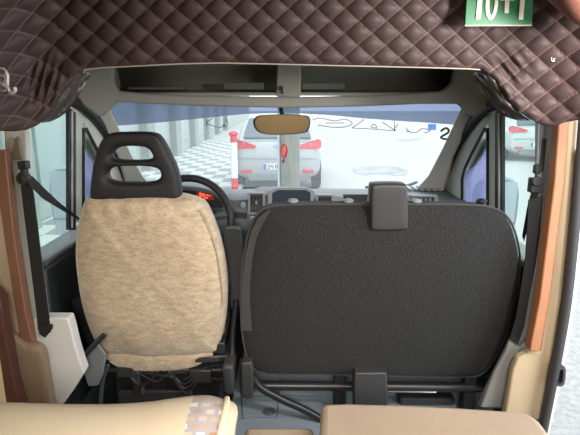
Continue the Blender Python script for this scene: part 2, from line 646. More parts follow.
# --- headliner with the overhead shelf opening
outer = [(40, 20), (40, 80), (76, 100), (98, 117), (101, 116), (116, 102), (150, 104), (200, 106), (290, 108), (360, 106.5), (420, 104), (462, 104), (474, 117), (500, 100), (530, 80), (530, 20), (290, 20)]
inner = [(114, 40), (113, 74), (112.6, 78), (113, 82), (115, 87), (119, 91), (150, 93.5), (200, 95.5), (290, 97), (360, 95.5), (410, 93), (441, 91), (449, 86), (453, 80), (455, 72), (455, 40), (290, 40)]
Yh = lambda x: 1.97 + 0.02 * (1 - ((x - 290) / 200.0) ** 2) - 0.06 * max(0, (abs(x - 288) - 170) / 60.0)
o3 = [pY(x, y, Yh(x)) for x, y in outer]
i3 = [pY(x, y, Yh(x)) for x, y in inner]
m = MB().strip(o3, i3, (0, 0.035, 0), close=True)
hd = thing('overhead_shelf', 'grey moulded overhead shelf above the windscreen', 'shelf', (XC, 2.0, 1.28))
m.build('shelf_front', trim_grey, hd, bevel=0.012, seg=3)
# pocket: floor, curved back and roof
prof = [(1.99, 1.322), (2.10, 1.326), (2.17, 1.336), (2.19, 1.36), (2.17, 1.41), (2.11, 1.47), (2.00, 1.52), (1.97, 1.60)]
rows = [[(x, y, z) for y, z in prof] for x in (-0.76, -0.4, 0, 0.4, 0.72)]
MB().grid(rows).build('shelf_pocket', trim_grey, hd, solid=0.012)
for sx in (-0.755, 0.675):
    MB().prism([(sx, y, z) for y, z in prof] + [(sx, 1.962, 1.60), (sx, 1.962, 1.33)], (0.04, 0, 0)).build('shelf_side', trim_grey, hd)
cb = MB()
cb.prism([pY(x, y, 1.985) for x, y in ((277, 60), (301, 60), (301, 96.5), (276, 96.5))], (0, 0.12, 0))
cb.build('centre_bracket', trim_grey, hd, bevel=0.006)
kn = MB().disc(pY(281, 88, 1.984), (0, -1, 0), 0.009, 0.01, 16)
kn.tube([pY(281, 88, 1.972), pY(283, 94, 1.975)], 0.004, 8)
kn.build('coat_hook', black, hd)

def shelfbox(name, lab, poly, Y, d):
    b = MB().prism([pY(x, y, Y) for x, y in poly], (0, d, 0)).build(name, gbox, bevel=0.004)
    tag(b, lab, 'box')
# floor of pocket at z~1.32 : boxes rest there
def zbox(name, lab, x0, x1, ytop, Y, d):
    a, b2 = pY(x0, ytop, Y), pY(x1, ytop, Y)
    zb = 1.340
    o = MB().box(((a.x + b2.x) / 2, Y + d / 2, (a.z + zb) / 2), (b2.x - a.x, d, a.z - zb)).build(name, gbox, bevel=0.003)
    tag(o, lab, 'box')
zbox('flat_box', 'long flat grey box at the left end of the overhead shelf', 128, 183, 87, 2.02, 0.08)
zbox('storage_box', 'grey box on the overhead shelf just left of the centre bracket', 223, 264, 82.5, 2.03, 0.08)
zbox('storage_box', 'grey box on the overhead shelf just right of the centre bracket', 302, 345, 83, 2.03, 0.08)

# --- left B pillar and panels
struct(slabY([(2, 100), (26, 100), (28, 160), (33, 205), (47, 310), (52, 340), (36, 347), (31, 320), (22, 260), (11, 200), (4, 150)], 1.62, 0.02).build('trim_pillar_inner', trim_light, bevel=0.008), 'pale left door pillar trim')
br = slabY([(7, 161), (7, 154), (12, 152), (13.5, 139), (17, 136), (19, 140), (22, 160)], 1.60, 0.012)
tag(br.build('pillar_bracket', mat('dull_bracket', (0.20, 0.165, 0.13), 0.5, 0.4), bevel=0.003), 'bare metal bracket on the left door pillar above the belt anchor', 'bracket')
ws_ = slabY([(-6, 150), (5, 150), (13, 230), (25, 310), (33.5, 346), (34, 352), (22, 350), (15, 310), (3, 230), (-6, 170)], 1.57, 0.035).build('trim_wood_left', wood_orange_shaded, bevel=0.004)
struct(ws_, 'orange wooden batten, darkened for shade, down the left pillar')
struct(slabY([(-40, 100), (-6, 100), (-6, 170), (3, 230), (15, 310), (22, 350), (30, 420), (-40, 420)], 1.60, 0.03).build('wall_partition', cream_panel), 'cream panel left of the left pillar')
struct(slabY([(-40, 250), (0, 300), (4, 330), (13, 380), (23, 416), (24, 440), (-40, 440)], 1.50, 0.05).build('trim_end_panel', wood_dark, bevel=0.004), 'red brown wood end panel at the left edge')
pdp = pillow(smoothpath([(8, 338), (24, 344), (36, 346), (43, 355), (46.5, 374), (52, 404), (53, 416), (24, 417), (15, 380)], 4, True), (0, 1, 0), (0, 1.555, 0),
             [(0.5, -0.006), (0.25, -0.006), (0.08, -0.002), (0.0, 0.010), (0.0, 0.03)])
pdo = pdp.build('padded_panel', brown_pad)
tag(pdo, 'brown padded leather panel at the foot of the left pillar', 'padded panel')
wp = slabY([(33, 318), (68, 318), (71, 328), (75, 345), (78, 355), (84, 373), (70, 395), (56, 414), (53, 414), (51, 400), (46.5, 374), (43, 355), (35, 345)], 1.60, 0.05).build('trim_lower_left', white_paint, bevel=0.008)
struct(wp, 'white lower pillar panel beside the driver seat')

# --- right B pillar and panels
struct(slabY([(538, 92), (566, 92), (558, 200), (552, 255), (545, 300), (536, 352), (522, 365), (517, 385), (512, 410), (478, 408), (492, 378), (507, 348), (515, 330), (521, 305), (529, 262), (534, 225), (537, 180)], 1.67, 0.025)
       .build('trim_pillar_outer', trim_dark, bevel=0.008), 'dark grey right door pillar trim')
lp = slabY([(510, 340), (519, 348), (529, 338), (532, 351), (520, 361), (513, 374), (508, 408), (480, 408), (495, 372), (506, 352)], 1.655, 0.02).build('trim_lower_right', mat('lower_trim', (0.23, 0.23, 0.215), 0.6), bevel=0.006)
struct(lp, 'grey lower pillar trim right of the double seat')
struct(slabY([(569, 100), (580, 100), (574, 180), (568.7, 235), (562, 300), (552, 357), (540, 420), (503, 420), (507, 405), (513, 370), (518, 358), (530, 352), (541, 352), (549.4, 300), (557.7, 235), (564.6, 180)], 1.60, 0.03)
       .build('wall_panel', cream_panel, bevel=0.006), 'cream panel beside the sliding door')
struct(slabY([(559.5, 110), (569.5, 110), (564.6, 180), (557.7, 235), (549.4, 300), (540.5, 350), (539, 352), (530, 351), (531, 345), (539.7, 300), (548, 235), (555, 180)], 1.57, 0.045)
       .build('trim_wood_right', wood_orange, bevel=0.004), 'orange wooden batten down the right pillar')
sealR = [(584, 120), (579, 180), (574, 235), (567, 300), (557.5, 357), (549, 400), (541, 440)]
struct(MB().tube([pY(p.x, p.y, 1.56) for p in smoothpath(sealR, 4)], 0.016, 10).build('trim_seal_sliding', grey_plastic), 'dark rubber seal of the sliding door opening')
struct(slabY([(589, 150), (584, 235), (576, 300), (566, 357), (557, 400), (548, 440), (541, 440), (549, 400), (557.5, 357), (567, 300), (574, 235), (579, 180), (581, 150)], 1.58, 0.06).build('trim_jamb', jamb_paint), 'white painted door jamb')
hdl = thing('door_catch', 'black latch catch on the white door jamb, right edge', 'door catch', pY(561, 377, 1.56))
MB().strip([pY(x, y, 1.545) for x, y in smoothpath([(557, 368), (565, 367), (565.5, 378), (563, 386), (555, 386)], 3)],
           [pY(x, y, 1.545) for x, y in smoothpath([(558.5, 370.5), (563, 370), (563, 378), (561.5, 383.5), (556, 383.5)], 3)], (0, 0.03, 0)).build('catch_loop', grey_plastic, hdl)
slabY([(556, 369), (564, 369), (564, 378), (562, 385), (555, 385)], 1.565, 0.014).build('catch_plate', black, hdl)

# ================================================================== QUILTED LINING
def ybot(x):
    pts = [(-80, 131), (0, 131), (14, 131.5), (26, 130), (36, 126), (44, 120), (51, 111), (57, 101), (64, 89), (71, 79), (78, 72), (86, 68.5), (100, 67), (140, 65), (180, 63), (220, 62),
           (290, 63.5), (350, 65), (420, 66.5), (470, 68), (482, 69), (490, 74), (498, 83), (505, 94), (512, 104), (520, 112), (530, 119), (542, 125), (555, 126), (566, 122), (580, 120), (700, 118)]
    return interp(pts, x)


def quilt_Y(x, y):
    dl = max(0.0, (70 - x) / 70.0)
    dr = min(1.1, max(0.0, (x - 500) / 80.0))
    return 1.30 - 0.10 * dl ** 2 - 0.08 * dr ** 2 - 0.0006 * max(0, 66 - y)


AX, AZ = 0.0685, 0.0565
bm = bmesh.new()
uvl = bm.loops.layers.uv.new('quilt')
NX, NY = 560, 96
grid_v, uvs = [], {}
for j in range(NY + 1):
    row = []
    for i in range(NX + 1):
        x = -70 + (i / NX) * 700
        yb = ybot(x)
        y = yb + (-75 - yb) * (j / NY)
        p = pY(x, y, 1.30)
        # the pattern bends downward round the two arch corners
        gx, gz = p.x, p.z
        dl = max(0.0, (62 - x) / 62.0)
        dr = max(0.0, (x - 520) / 60.0)
        gx += 0.030 * dl * dl - 0.010 * dr * dr
        gz += 0.045 * dl * dl
        a, b = gx / AX + gz / AZ + 0.16, gx / AX - gz / AZ - 0.02
        h = (abs(math.sin(math.pi * a)) * abs(math.sin(math.pi * b))) ** 0.45
        edge = min(1.0, j / 3.0)
        wr = noise.noise(Vector((p.x * 9, p.z * 9, 3.1))) * 0.004
        # creases at the corners
        cl = math.exp(-((x - 44) / 14) ** 2 - ((y - 82) / 18) ** 2)
        cr = math.exp(-((x - 512) / 14) ** 2 - ((y - 68) / 14) ** 2)
        wr += 0.007 * cl * math.sin((x * 0.95 + y * 0.25) * 0.75) + 0.008 * cr * math.sin((x * 0.6 - y * 0.5) * 0.7)
        Y = quilt_Y(x, y) - 0.011 * h * edge - wr
        q = pY(x, y, Y)
        v = bm.verts.new(q)
        uvs[v] = (a, b)
        row.append(v)
    grid_v.append(row)
# turned-under lower edge
lower = []
for i in range(NX + 1):
    q = grid_v[0][i].co
    v = bm.verts.new(q + Vector((0, 0.05, 0.012)))
    uvs[v] = uvs[grid_v[0][i]]
    lower.append(v)
grid_v.insert(0, lower)
for j in range(NY + 1):
    for i in range(NX):
        f = bm.faces.new([grid_v[j][i], grid_v[j][i + 1], grid_v[j + 1][i + 1], grid_v[j + 1][i]])
        f.smooth = True
        for l in f.loops:
            l[uvl].uv = uvs[l.vert]
me = bpy.data.meshes.new('quilted_lining')
bm.to_mesh(me)
bm.free()


def quilt_mat():
    m = mat('quilted_leather', (0.058, 0.039, 0.039), 0.5, spec=0.2)
    nt = m.node_tree
    b = nt.nodes['Principled BSDF']
    uv = nt.nodes.new('ShaderNodeUVMap')
    uv.uv_map = 'quilt'
    sep = nt.nodes.new('ShaderNodeSeparateXYZ')
    nt.links.new(uv.outputs[0], sep.inputs[0])

    def M(op, a, bb=None):
        n = nt.nodes.new('ShaderNodeMath')
        n.operation = op
        for k, q in enumerate((a, bb)):
            if q is None:
                continue
            if isinstance(q, (int, float)):
                n.inputs[k].default_value = q
            else:
                nt.links.new(q, n.inputs[k])
        return n.outputs[0]

    def near(o):
        return M('ABSOLUTE', M('SUBTRACT', M('FRACT', o), 0.5))       # 0.5 on the seam

    na, nb = near(sep.outputs[0]), near(sep.outputs[1])
    la, lb = M('GREATER_THAN', na, 0.472), M('GREATER_THAN', nb, 0.472)
    da = M('GREATER_THAN', M('FRACT', M('MULTIPLY', sep.outputs[1], 9)), 0.45)
    db = M('GREATER_THAN', M('FRACT', M('MULTIPLY', sep.outputs[0], 9)), 0.35)
    th = M('MAXIMUM', M('MULTIPLY', la, da), M('MULTIPLY', lb, db))
    mixc = nt.nodes.new('ShaderNodeMix')
    mixc.data_type = 'RGBA'
    mixc.inputs[6].default_value = (0.058, 0.039, 0.039, 1)
    mixc.inputs[7].default_value = (0.25, 0.145, 0.10, 1)
    nt.links.new(M('MULTIPLY', th, 0.5), mixc.inputs[0])
    nt.links.new(mixc.outputs[2], b.inputs['Base Color'])
    n2 = nt.nodes.new('ShaderNodeTexNoise')
    n2.inputs['Scale'].default_value = 300
    bp = nt.nodes.new('ShaderNodeBump')
    bp.inputs['Strength'].default_value = 0.15
    bp.inputs['Distance'].default_value = 0.004
    nt.links.new(n2.outputs['Fac'], bp.inputs['Height'])
    nt.links.new(bp.outputs[0], b.inputs['Normal'])
    return m


me.materials.append(quilt_mat())
ql = thing('quilted_lining', 'dark brown diamond-quilted leather lining arching over the cab opening', 'lining', pY(290, 64, 1.3))
qo = bpy.data.objects.new('quilted_sheet', me)
COL.objects.link(qo)
qo.parent = ql
qo.matrix_parent_inverse = Matrix.Translation(ql.location).inverted()
sd = qo.modifiers.new('solid', 'SOLIDIFY')
sd.thickness = 0.006
sd.offset = -1
# pale piping at the lower edge
pp = [pY(x, ybot(x) + 0.5, quilt_Y(x, ybot(x)) + 0.008) for x in range(84, 484, 6)]
MB().tube(pp, 0.0028, 6).build('edge_piping', mat('pale_piping', (0.42, 0.38, 0.32), 0.6), ql)['label'] = 'pale piping along the lower edge'
# gathered folds of the lining turned round the arch corners
fold_mat = mat('fold_vinyl', (0.055, 0.05, 0.048), 0.28, spec=0.6)
for side, edge, w in ((1, [(481, 68), (489, 74), (497, 84), (504, 95), (511, 105), (519, 113), (529, 120)], (-15, 8)),
                      (-1, [(83, 69), (76, 73), (69, 81), (63, 91), (56, 103), (50, 113), (42, 122)], (14, 7))):
    P = smoothpath(edge, 6)
    rows = []
    for k in range(7):
        t = k / 6
        row = []
        for i, p in enumerate(P):
            u = i / (len(P) - 1)
            wid = math.sin(math.pi * min(1, 0.12 + u * 0.9)) ** 0.6
            rip = 0.006 * math.sin(t * 9.5 + u * 3) + 0.004 * math.sin(u * 16 + t * 5)
            row.append(pY(p.x + w[0] * t * wid, p.y + w[1] * t * wid, 1.305 + 0.07 * t + rip))
        rows.append(row)
    MB().grid(rows).build('gathered_fold', fold_mat, ql, solid=0.005)

# green number sign
sg = thing('number_sign', 'green sign with white characters 10+1 fixed to the quilted lining', 'sign', pY(497, 25, 1.255))
slabY([(465, 25.5), (532, 25.5), (534, -22), (468, -22)], 1.212, 0.006).build('sign_board', sign_green, sg, bevel=0.001)
slabY([(465, 25.0), (532, 24.6), (532, 25.8), (465, 26.2)], 1.210, 0.006).build('sign_edge', mat('sign_edge_card', (0.4, 0.37, 0.3), 0.6), sg)
ch = MB()
YS = 1.212
fwd = (0, 0.004, 0)
cs = lambda pts: ch.prism([pY(x, y, YS - 0.003) for x, y in pts], fwd)
cs([(475.8, 19), (480.6, 19), (483.6, -13), (479, -13), (476, -8), (475.6, -4), (478.4, -6)])
oo = [(492 + 6.2 * math.cos(t) + 0.08 * (3 - (3 + 17 * math.sin(t))), 3 + 17.2 * math.sin(t)) for t in [2 * math.pi * k / 28 for k in range(28)]]
oi = [(492.2 + 2.6 * math.cos(t) + 0.08 * (3 - (3 + 12 * math.sin(t))), 3 + 12.5 * math.sin(t)) for t in [2 * math.pi * k / 28 for k in range(28)]]
ch.strip([pY(x, y, YS - 0.003) for x, y in oo], [pY(x, y, YS - 0.003) for x, y in oi], fwd, close=True)
cs([(504.6, 13), (508.8, 13), (509.4, 0.5), (514, 0.5), (514.2, -3.8), (509.6, -3.8), (510, -13), (505.8, -13), (505.4, -3.8), (501, -3.8), (500.8, 0.5), (505.2, 0.5)])
cs([(518.8, 19.5), (523.2, 19.5), (526, -13), (522, -13), (518.6, -8), (518.4, -4), (521, -6)])
ch.build('sign_characters', sign_white, sg)

# rounded brown pelmet in the top right corner
bp_ = MB()
rings = []
for k in range(9):
    t = k / 8
    x = 551 + t * 70
    half = 0.005 + 0.075 * math.sin(math.pi * min(1, 0.02 + t * 0.55)) ** 0.7
    c = pY(x, -16 + 9 * t, 1.06)
    rings.append([c + Vector((0, 0.05 * math.cos(a), half * math.sin(a))) for a in [2 * math.pi * q / 16 for q in range(16)]])
bp_.loft(rings)
tag(bp_.build('pelmet', mat('red_brown_leather', (0.15, 0.062, 0.042), 0.5, bump=0.15)), 'reddish brown rounded pelmet in the top right corner', 'pelmet')

# hook at the left edge
hook_metal = mat('hook_metal', (0.62, 0.6, 0.58), 0.4, 0.35)
hk = thing('metal_hook', 'silver double metal hook fixed on the quilted lining, left edge', 'hook', pY(4, 80, 1.2))
HY = 1.12
slabY([(-6, 67), (2, 67), (6, 71), (8, 76), (7.5, 86), (4, 92), (-6, 91)], HY, 0.008).build('hook_plate', hook_metal, hk, bevel=0.002)
MB().tube([pY(p.x, p.y, HY - 0.006) for p in smoothpath([(3, 85), (8, 88), (10, 92), (13, 92.5), (15, 90), (14.6, 87.5)], 4)], 0.0042, 8).build('hook_arm', hook_metal, hk)
sc_ = MB()
for q in ((3, 72), (2.5, 79), (3.5, 87)):
    sc_.disc(pY(q[0], q[1], HY - 0.0005), (0, -1, 0), 0.0055, 0.002, 12)
sc_.build('screws', steel, hk)
stud = MB()
cst = pY(553.5, 59, quilt_Y(553, 59) - 0.012)
stud.disc(cst + Vector((0, .012, 0)), (0, -1, 0), 0.0055, 0.012, 16)
stud.ball(cst, (0.0045, 0.004, 0.0045), 6)
tag(stud.build('snap_stud', chrome), 'small round metal stud on the quilted lining, right corner', 'stud')

# ================================================================== DRIVER SEAT
SN, SPP = (0, 1, 0.22), (0, 1.70, 0.7)
ds = thing('driver_seat', 'driver seat in a beige velour cover with a black slotted headrest', 'seat', (-0.48, 2.0, 0.0))
cov = smoothpath([(79, 205), (84, 199.5), (100, 198.5), (120, 198), (150, 196.5), (178, 197), (193, 200), (204, 207), (213, 226), (220, 248), (225, 275), (226.5, 300), (224, 328), (218, 350), (212, 357),
                  (160, 360), (120, 359), (103, 358), (98, 354), (88, 336), (79, 310), (74, 283), (72, 255), (74, 228)], 5, True)
cm = pillow([(p.x, p.y) for p in cov], SN, SPP,
            [(0.85, -0.040), (0.65, -0.039), (0.45, -0.034), (0.3, -0.027), (0.18, -0.017), (0.09, -0.005), (0.03, 0.012), (0.0, 0.04), (0.0, 0.09), (0.05, 0.125), (0.3, 0.14)])
for v in cm.bm.verts:
    if v.co.y < 1.9:
        n1 = noise.noise(Vector((v.co.x * 6, v.co.z * 5, 1.7)))
        n2 = noise.noise(Vector((v.co.x * 16 + v.co.z * 9, v.co.z * 5, 5.2)))
        v.co.y += 0.012 * n1 + 0.006 * n2 + 0.005 * math.exp(-max(0, 1.0 - v.co.z) / 0.07) * math.sin(v.co.x * 95 + n1 * 4)
co = cm.build('seat_cover', velour, ds, sub=1)
flap = pillow([(p.x, p.y) for p in smoothpath([(108, 352), (206, 353), (204, 361), (193, 367), (172, 370.5), (145, 371), (120, 368)], 4, True)], (0, 1, 0.1), (0, 1.79, 0.4), [(0.4, -0.006), (0.0, 0.0), (0.0, 0.02), (0.4, 0.02)])
flap.build('cover_skirt', velour, ds)
# piping ties along the right seam
MB().tube([onplane(p.x, p.y, SPP, SN) + Vector((0, -0.004, 0)) for p in smoothpath([(201, 209), (208, 222), (214, 240), (219, 262), (222, 285), (223.5, 305)], 4)], 0.0025, 6).build('cover_seam', mat('cover_seam', (0.42, 0.34, 0.24), 0.7), ds)


def holed_slab(rows, holes, plane, off, th, bulge=0.0):
    """rows: list of lists of pixel points (equal counts); holes: set of (row,col) cells left open"""
    m = MB()
    A = [[onplane(x, y, plane[1], plane[0]) + Vector((0, off, 0)) for x, y in r] for r in rows]
    B = [[p + Vector((0, th, 0)) for p in r] for r in A]
    va = [[m.v(p) for p in r] for r in A]
    vb = [[m.v(p) for p in r] for r in B]
    R, Cn = len(rows) - 1, len(rows[0]) - 1
    solid = lambda r, c: 0 <= r < R and 0 <= c < Cn and (r, c) not in holes
    for r in range(R):
        for c in range(Cn):
            if not solid(r, c):
                continue
            m.f([va[r][c], va[r][c + 1], va[r + 1][c + 1], va[r + 1][c]])
            m.f([vb[r][c], vb[r + 1][c], vb[r + 1][c + 1], vb[r][c + 1]])
            if not solid(r - 1, c):
                m.f([va[r][c], vb[r][c], vb[r][c + 1], va[r][c + 1]])
            if not solid(r + 1, c):
                m.f([va[r + 1][c], va[r + 1][c + 1], vb[r + 1][c + 1], vb[r + 1][c]])
            if not solid(r, c - 1):
                m.f([va[r][c], va[r + 1][c], vb[r + 1][c], vb[r][c]])
            if not solid(r, c + 1):
                m.f([va[r][c + 1], vb[r][c + 1], vb[r + 1][c + 1], va[r + 1][c + 1]])
    return m


rows = [
    [(106, 133.5), (112, 132.6), (118, 132.2), (132, 131.8), (146, 132), (151, 132.8), (156, 134.5)],
    [(100, 139), (109, 138), (118, 138), (132, 138), (146, 138), (155, 139), (161, 141)],
    [(95.5, 146), (105, 146.5), (113, 147), (132, 147.4), (147, 147.8), (155, 148), (167, 149)],
    [(92, 159), (99, 160), (105.5, 160.8), (132, 160.8), (154.5, 160.8), (161, 160.5), (172, 160.5)],
    [(90, 167), (98, 167), (104, 167.2), (132, 167.4), (160, 167.4), (167, 167.3), (176, 168)],
    [(88, 182), (97, 183), (104, 183.2), (132, 183.2), (160.2, 183.2), (168, 183), (179, 182)],
    [(87, 192), (97, 192), (106, 192), (132, 192), (158, 192), (168, 192), (180.5, 192)],
    [(86.5, 203), (97, 203), (106, 203), (132, 203), (158, 203), (168, 203), (181, 203)],
]
hr = holed_slab(rows, {(2, 2), (2, 3), (4, 2), (4, 3)}, ((0, 1, 0.12), (0, 1.64, 1.1)), 0, 0.075)
hr.build('headrest', black_soft, ds, sub=2)
# cushion under the back, arm, base
MB().box((-0.50, 2.00, 0.43), (0.48, 0.34, 0.14)).build('seat_cushion', velour, ds, bevel=0.04, seg=3)
# armrest
ar = pillow([(p.x, p.y) for p in smoothpath([(224, 232), (228, 229.5), (236, 229.5), (240.5, 233), (241.5, 255), (241, 285), (239, 306), (229, 306), (227, 280), (224.5, 250)], 3, True)], (0, 1, 0.1), (0, 1.86, 0.8),
            [(0.5, -0.006), (0.15, -0.004), (0.0, 0.008), (0.0, 0.05), (0.2, 0.06)])
ar.build('armrest', seat_edge, ds)
# seat back shell below the cover, both sides of it
sh = MB()
sh.strip([pY(x, y, 1.86) for x, y in ((70, 300), (78, 325), (90, 350), (103, 366), (120, 372))], [pY(x, y, 1.86) for x, y in ((84, 300), (92, 330), (103, 345), (118, 352), (135, 355))], (0, 0.06, 0))
sh.build('back_shell', black, ds, bevel=0.006)
sh = MB()
sh.strip([pY(x, y, 1.86) for x, y in ((230, 285), (230, 320), (224, 350), (214, 366))], [pY(x, y, 1.86) for x, y in ((220, 285), (219, 320), (212, 340), (200, 352))], (0, 0.06, 0))
sh.build('back_shell', black, ds, bevel=0.006)
# swivel plate, box base with raised panel, rails
bs = MB()
bs.box((-0.50, 2.05, 0.14), (0.44, 0.42, 0.27))
bs.build('seat_base', black_metal, ds, bevel=0.012)
pl = MB()
pl.box((-0.50, 2.05, 0.30), (0.50, 0.50, 0.03))
pl.box((-0.50, 2.05, 0.345), (0.46, 0.46, 0.025))
pl.build('swivel_plate', black_metal, ds, bevel=0.006)
for sx in (-0.72, -0.28):
    MB().box((sx, 2.05, 0.345), (0.045, 0.50, 0.05)).build('seat_rail', black_metal, ds, bevel=0.006)
lv = MB()
lv.tube([(-0.74, 1.83, 0.235), (-0.5, 1.82, 0.24), (-0.27, 1.83, 0.235)], 0.010, 10)
lv.build('rear_bar', grey_plastic, ds)
hs = MB()
for k in range(4):
    a = 0.02 * k
    hs.tube(smoothpath([(-0.68 + a * 2, 1.82, 0.27 - a), (-0.60 + a * 3, 1.80, 0.18 + a), (-0.50 + a, 1.81, 0.25 - a), (-0.42, 1.80, 0.15 + a), (-0.33, 1.815, 0.26)], 6), 0.006, 8)
hs.build('cables', foam, ds)
bracket_mat = mat('bracket_grey', (0.035, 0.035, 0.037), 0.4)
for bc_, bs_ in (((-0.66, 1.815, 0.24), (0.07, 0.03, 0.05)), ((-0.36, 1.815, 0.22), (0.09, 0.03, 0.06)), ((-0.33, 1.81, 0.30), (0.10, 0.03, 0.03)), ((-0.55, 1.82, 0.10), (0.30, 0.02, 0.10)), ((-0.62, 1.82, 0.19), (0.03, 0.03, 0.10))):
    MB().box(bc_, bs_).build('bracket', bracket_mat, ds, bevel=0.006)
cl_ = MB()
cl_.tube([(-0.585, 1.79, 0.20), (-0.59, 1.788, 0.15)], 0.0045, 8)
cl_.build('chrome_clip', chrome, ds)
rk = MB()
rk.box(pY(230, 372, 1.80), (0.045, 0.13, 0.13))
rk.build('hinge_cover', grey_plastic, ds, bevel=0.015, seg=3)
rl = MB()
rl.tube([pY(210, 366, 1.83), pY(228, 364, 1.81)], 0.010, 10)
rl.tube([pY(208, 378, 1.83), pY(226, 380, 1.81)], 0.013, 10)
rl.tube([pY(236, 300, 1.88), pY(233, 330, 1.86), pY(232, 355, 1.83)], 0.012, 10)
rl.build('recline_rods', black_metal, ds)
# curved black trim left of the base
cv = MB().tube([pY(p.x, p.y, 1.74) for p in smoothpath([(108, 365), (104, 375), (101.5, 390), (101, 405), (102, 416)], 4)], [0.008] * 16 + [0.011], 10)
cv.build('side_valance', mat('valance_grey', (0.05, 0.055, 0.06), 0.5), ds)

# hand brake and floor panel between the seat and the door
hb = thing('hand_brake', 'black hand brake lever between the driver seat and the white pillar panel', 'hand brake', pY(80, 385, 1.72))
MB().tube([pY(p.x, p.y, 1.67) for p in smoothpath([(104, 335), (92, 347), (83, 358), (77, 366), (74.5, 374)], 4)], [0.010] * 10 + [0.012] * 7, 10).build('lever', black, hb)
MB().tube([pY(p.x, p.y, 1.66) for p in smoothpath([(78, 356), (73.5, 361), (71.5, 368), (73, 376)], 4)], 0.0055, 8).build('release_loop', grey_plastic, hb)
pn = slabY([(95, 340), (106, 355), (103, 374), (98, 386), (88, 387), (82, 368)], 1.715, 0.012).build('storage_pocket', mat('pocket_grey', (0.16, 0.17, 0.17), 0.6), bevel=0.005)
tag(pn, 'grey plastic side pocket beside the driver seat base', 'pocket')

# ================================================================== DOUBLE SEAT
pt = thing('double_seat', 'double passenger seat with a charcoal fabric back and one square headrest', 'seat', (0.30, 2.0, 0.0))
ol = smoothpath([(240, 300), (240.5, 278), (243, 257), (247, 238), (252, 223), (260, 212), (272, 207.5), (300, 205.5), (370, 205.5), (430, 205.5), (470, 206), (492, 208), (507, 215), (516, 228), (522, 250), (523, 268),
                 (521, 290), (516, 315), (508, 340), (497, 362), (484, 377), (465, 380), (400, 379), (330, 377.5), (280, 377), (262, 376), (251, 370), (245, 355), (241, 330)], 4, True)
bk = pillow([(p.x, p.y) for p in ol], SN, SPP,
            [(0.9, -0.034), (0.6, -0.030), (0.4, -0.025), (0.25, -0.018), (0.14, -0.010), (0.07, -0.001), (0.02, 0.013), (0.0, 0.035), (0.0, 0.09), (0.04, 0.12), (0.3, 0.13)])
bk.build('backrest', seat_fabric, pt, sub=1)
# edge welt
wpts = [onplane(p.x, p.y, SPP, SN) for p in ol]
cc = sum(wpts, Vector()) / len(wpts)
wl_ = [p + (cc - p) * 0.002 + Vector((0, 0.022, 0)) for p in wpts]
MB().tube(wl_, 0.004, 6, closed=True).build('edge_welt', seat_edge, pt)
# paler left side border
MB().strip([onplane(x, y, SPP, SN) + Vector((0, -0.004, 0)) for x, y in ((242, 330), (241.5, 300), (242.5, 275), (246, 252), (251, 232), (258, 218), (269, 209.5))],
           [onplane(x, y, SPP, SN) + Vector((0, -0.013, 0)) for x, y in ((252, 330), (250, 300), (250.5, 275), (253.5, 252), (257.5, 235), (263.5, 222), (270.5, 211))], (0, 0.008, 0)).build('side_border', seat_edge, pt)
hd2 = pillow([(p.x, p.y) for p in smoothpath([(371, 187), (375, 184), (390, 183.5), (403, 184), (407, 187), (408, 205), (408, 225), (406, 229.5), (390, 230.5), (373, 230), (370.5, 226), (370.5, 205)], 3, True)],
             (0, 1, 0.16), (0, 1.625, 0.95), [(0.9, -0.0125), (0.5, -0.0122), (0.14, -0.0118), (0.09, -0.011), (0.04, -0.007), (0.0, 0.006), (0.0, 0.05), (0.1, 0.065)])
hd2.build('headrest', grey_plastic, pt)
for x in (293, 350, 420, 487):
    cp = onplane(x, 204, (0, 1.70, .7), SN) + Vector((0, 0.05, 0.0))
    m_ = MB().ball(cp, (0.019, 0.02, 0.009), 8)
    m_.build('headrest_socket', dash_light if x < 480 else black, pt)
# tubes under the seat
tb = MB()
tb.tube([pY(p.x, p.y, 1.80) for p in smoothpath([(252, 376), (256, 383), (264, 390), (285, 401), (305, 410), (330, 424)], 4)], 0.0155, 12)
tb.tube([pY(262, 385.5, 1.84), pY(520, 388, 1.84)], 0.019, 12)
tb.build('frame_tube', black_metal, pt)
MB().box(pY(340, 385, 1.84) + Vector((0, 0.02, -0.10)), (0.05, 0.05, 0.40)).build('leg', black, pt, bevel=0.006)
MB().box(pY(470, 390, 1.84) + Vector((0, 0.02, -0.08)), (0.05, 0.05, 0.40)).build('leg', black, pt, bevel=0.006)
slabY([(355, 373), (387, 373), (388, 402), (388, 412), (354, 412), (354, 390)], 1.74, 0.06).build('belt_reel_cover', grey_plastic, pt, bevel=0.006)
slabY([(241, 363), (251.5, 362), (253, 368), (253.5, 398), (250, 400), (243, 399), (241, 396)], 1.76, 0.10).build('hinge_cover', grey_plastic, pt, bevel=0.008, seg=3)
MB().tube([pY(253, 384, 1.80), pY(264, 386, 1.82)], 0.016, 10).build('hinge_pin', black_metal, pt)
MB().box((0.33, 2.02, 0.36), (0.86, 0.26, 0.13)).build('seat_cushion', seat_fabric, pt, bevel=0.03, seg=3)
MB().tube([pY(388, 391, 1.82), pY(436, 392, 1.82)], 0.0045, 8).build('spacer_rod', chrome, pt)
bx_ = MB().box(pY(425, 398, 1.95), (0.24, 0.08, 0.05)).build('belt_buckle_box', grey_plastic, pt, bevel=0.01)
fl2 = MB().prism([pZ(x, y, 0.005) for x, y in ((345, 440), (520, 440), (500, 376), (346, 376))], (0, 0, 0.012)).build('floor_mat', mat_floor, bevel=0.004)
tag(fl2, 'blue-grey rubber floor mat glimpsed beneath the double seat', 'floor mat')
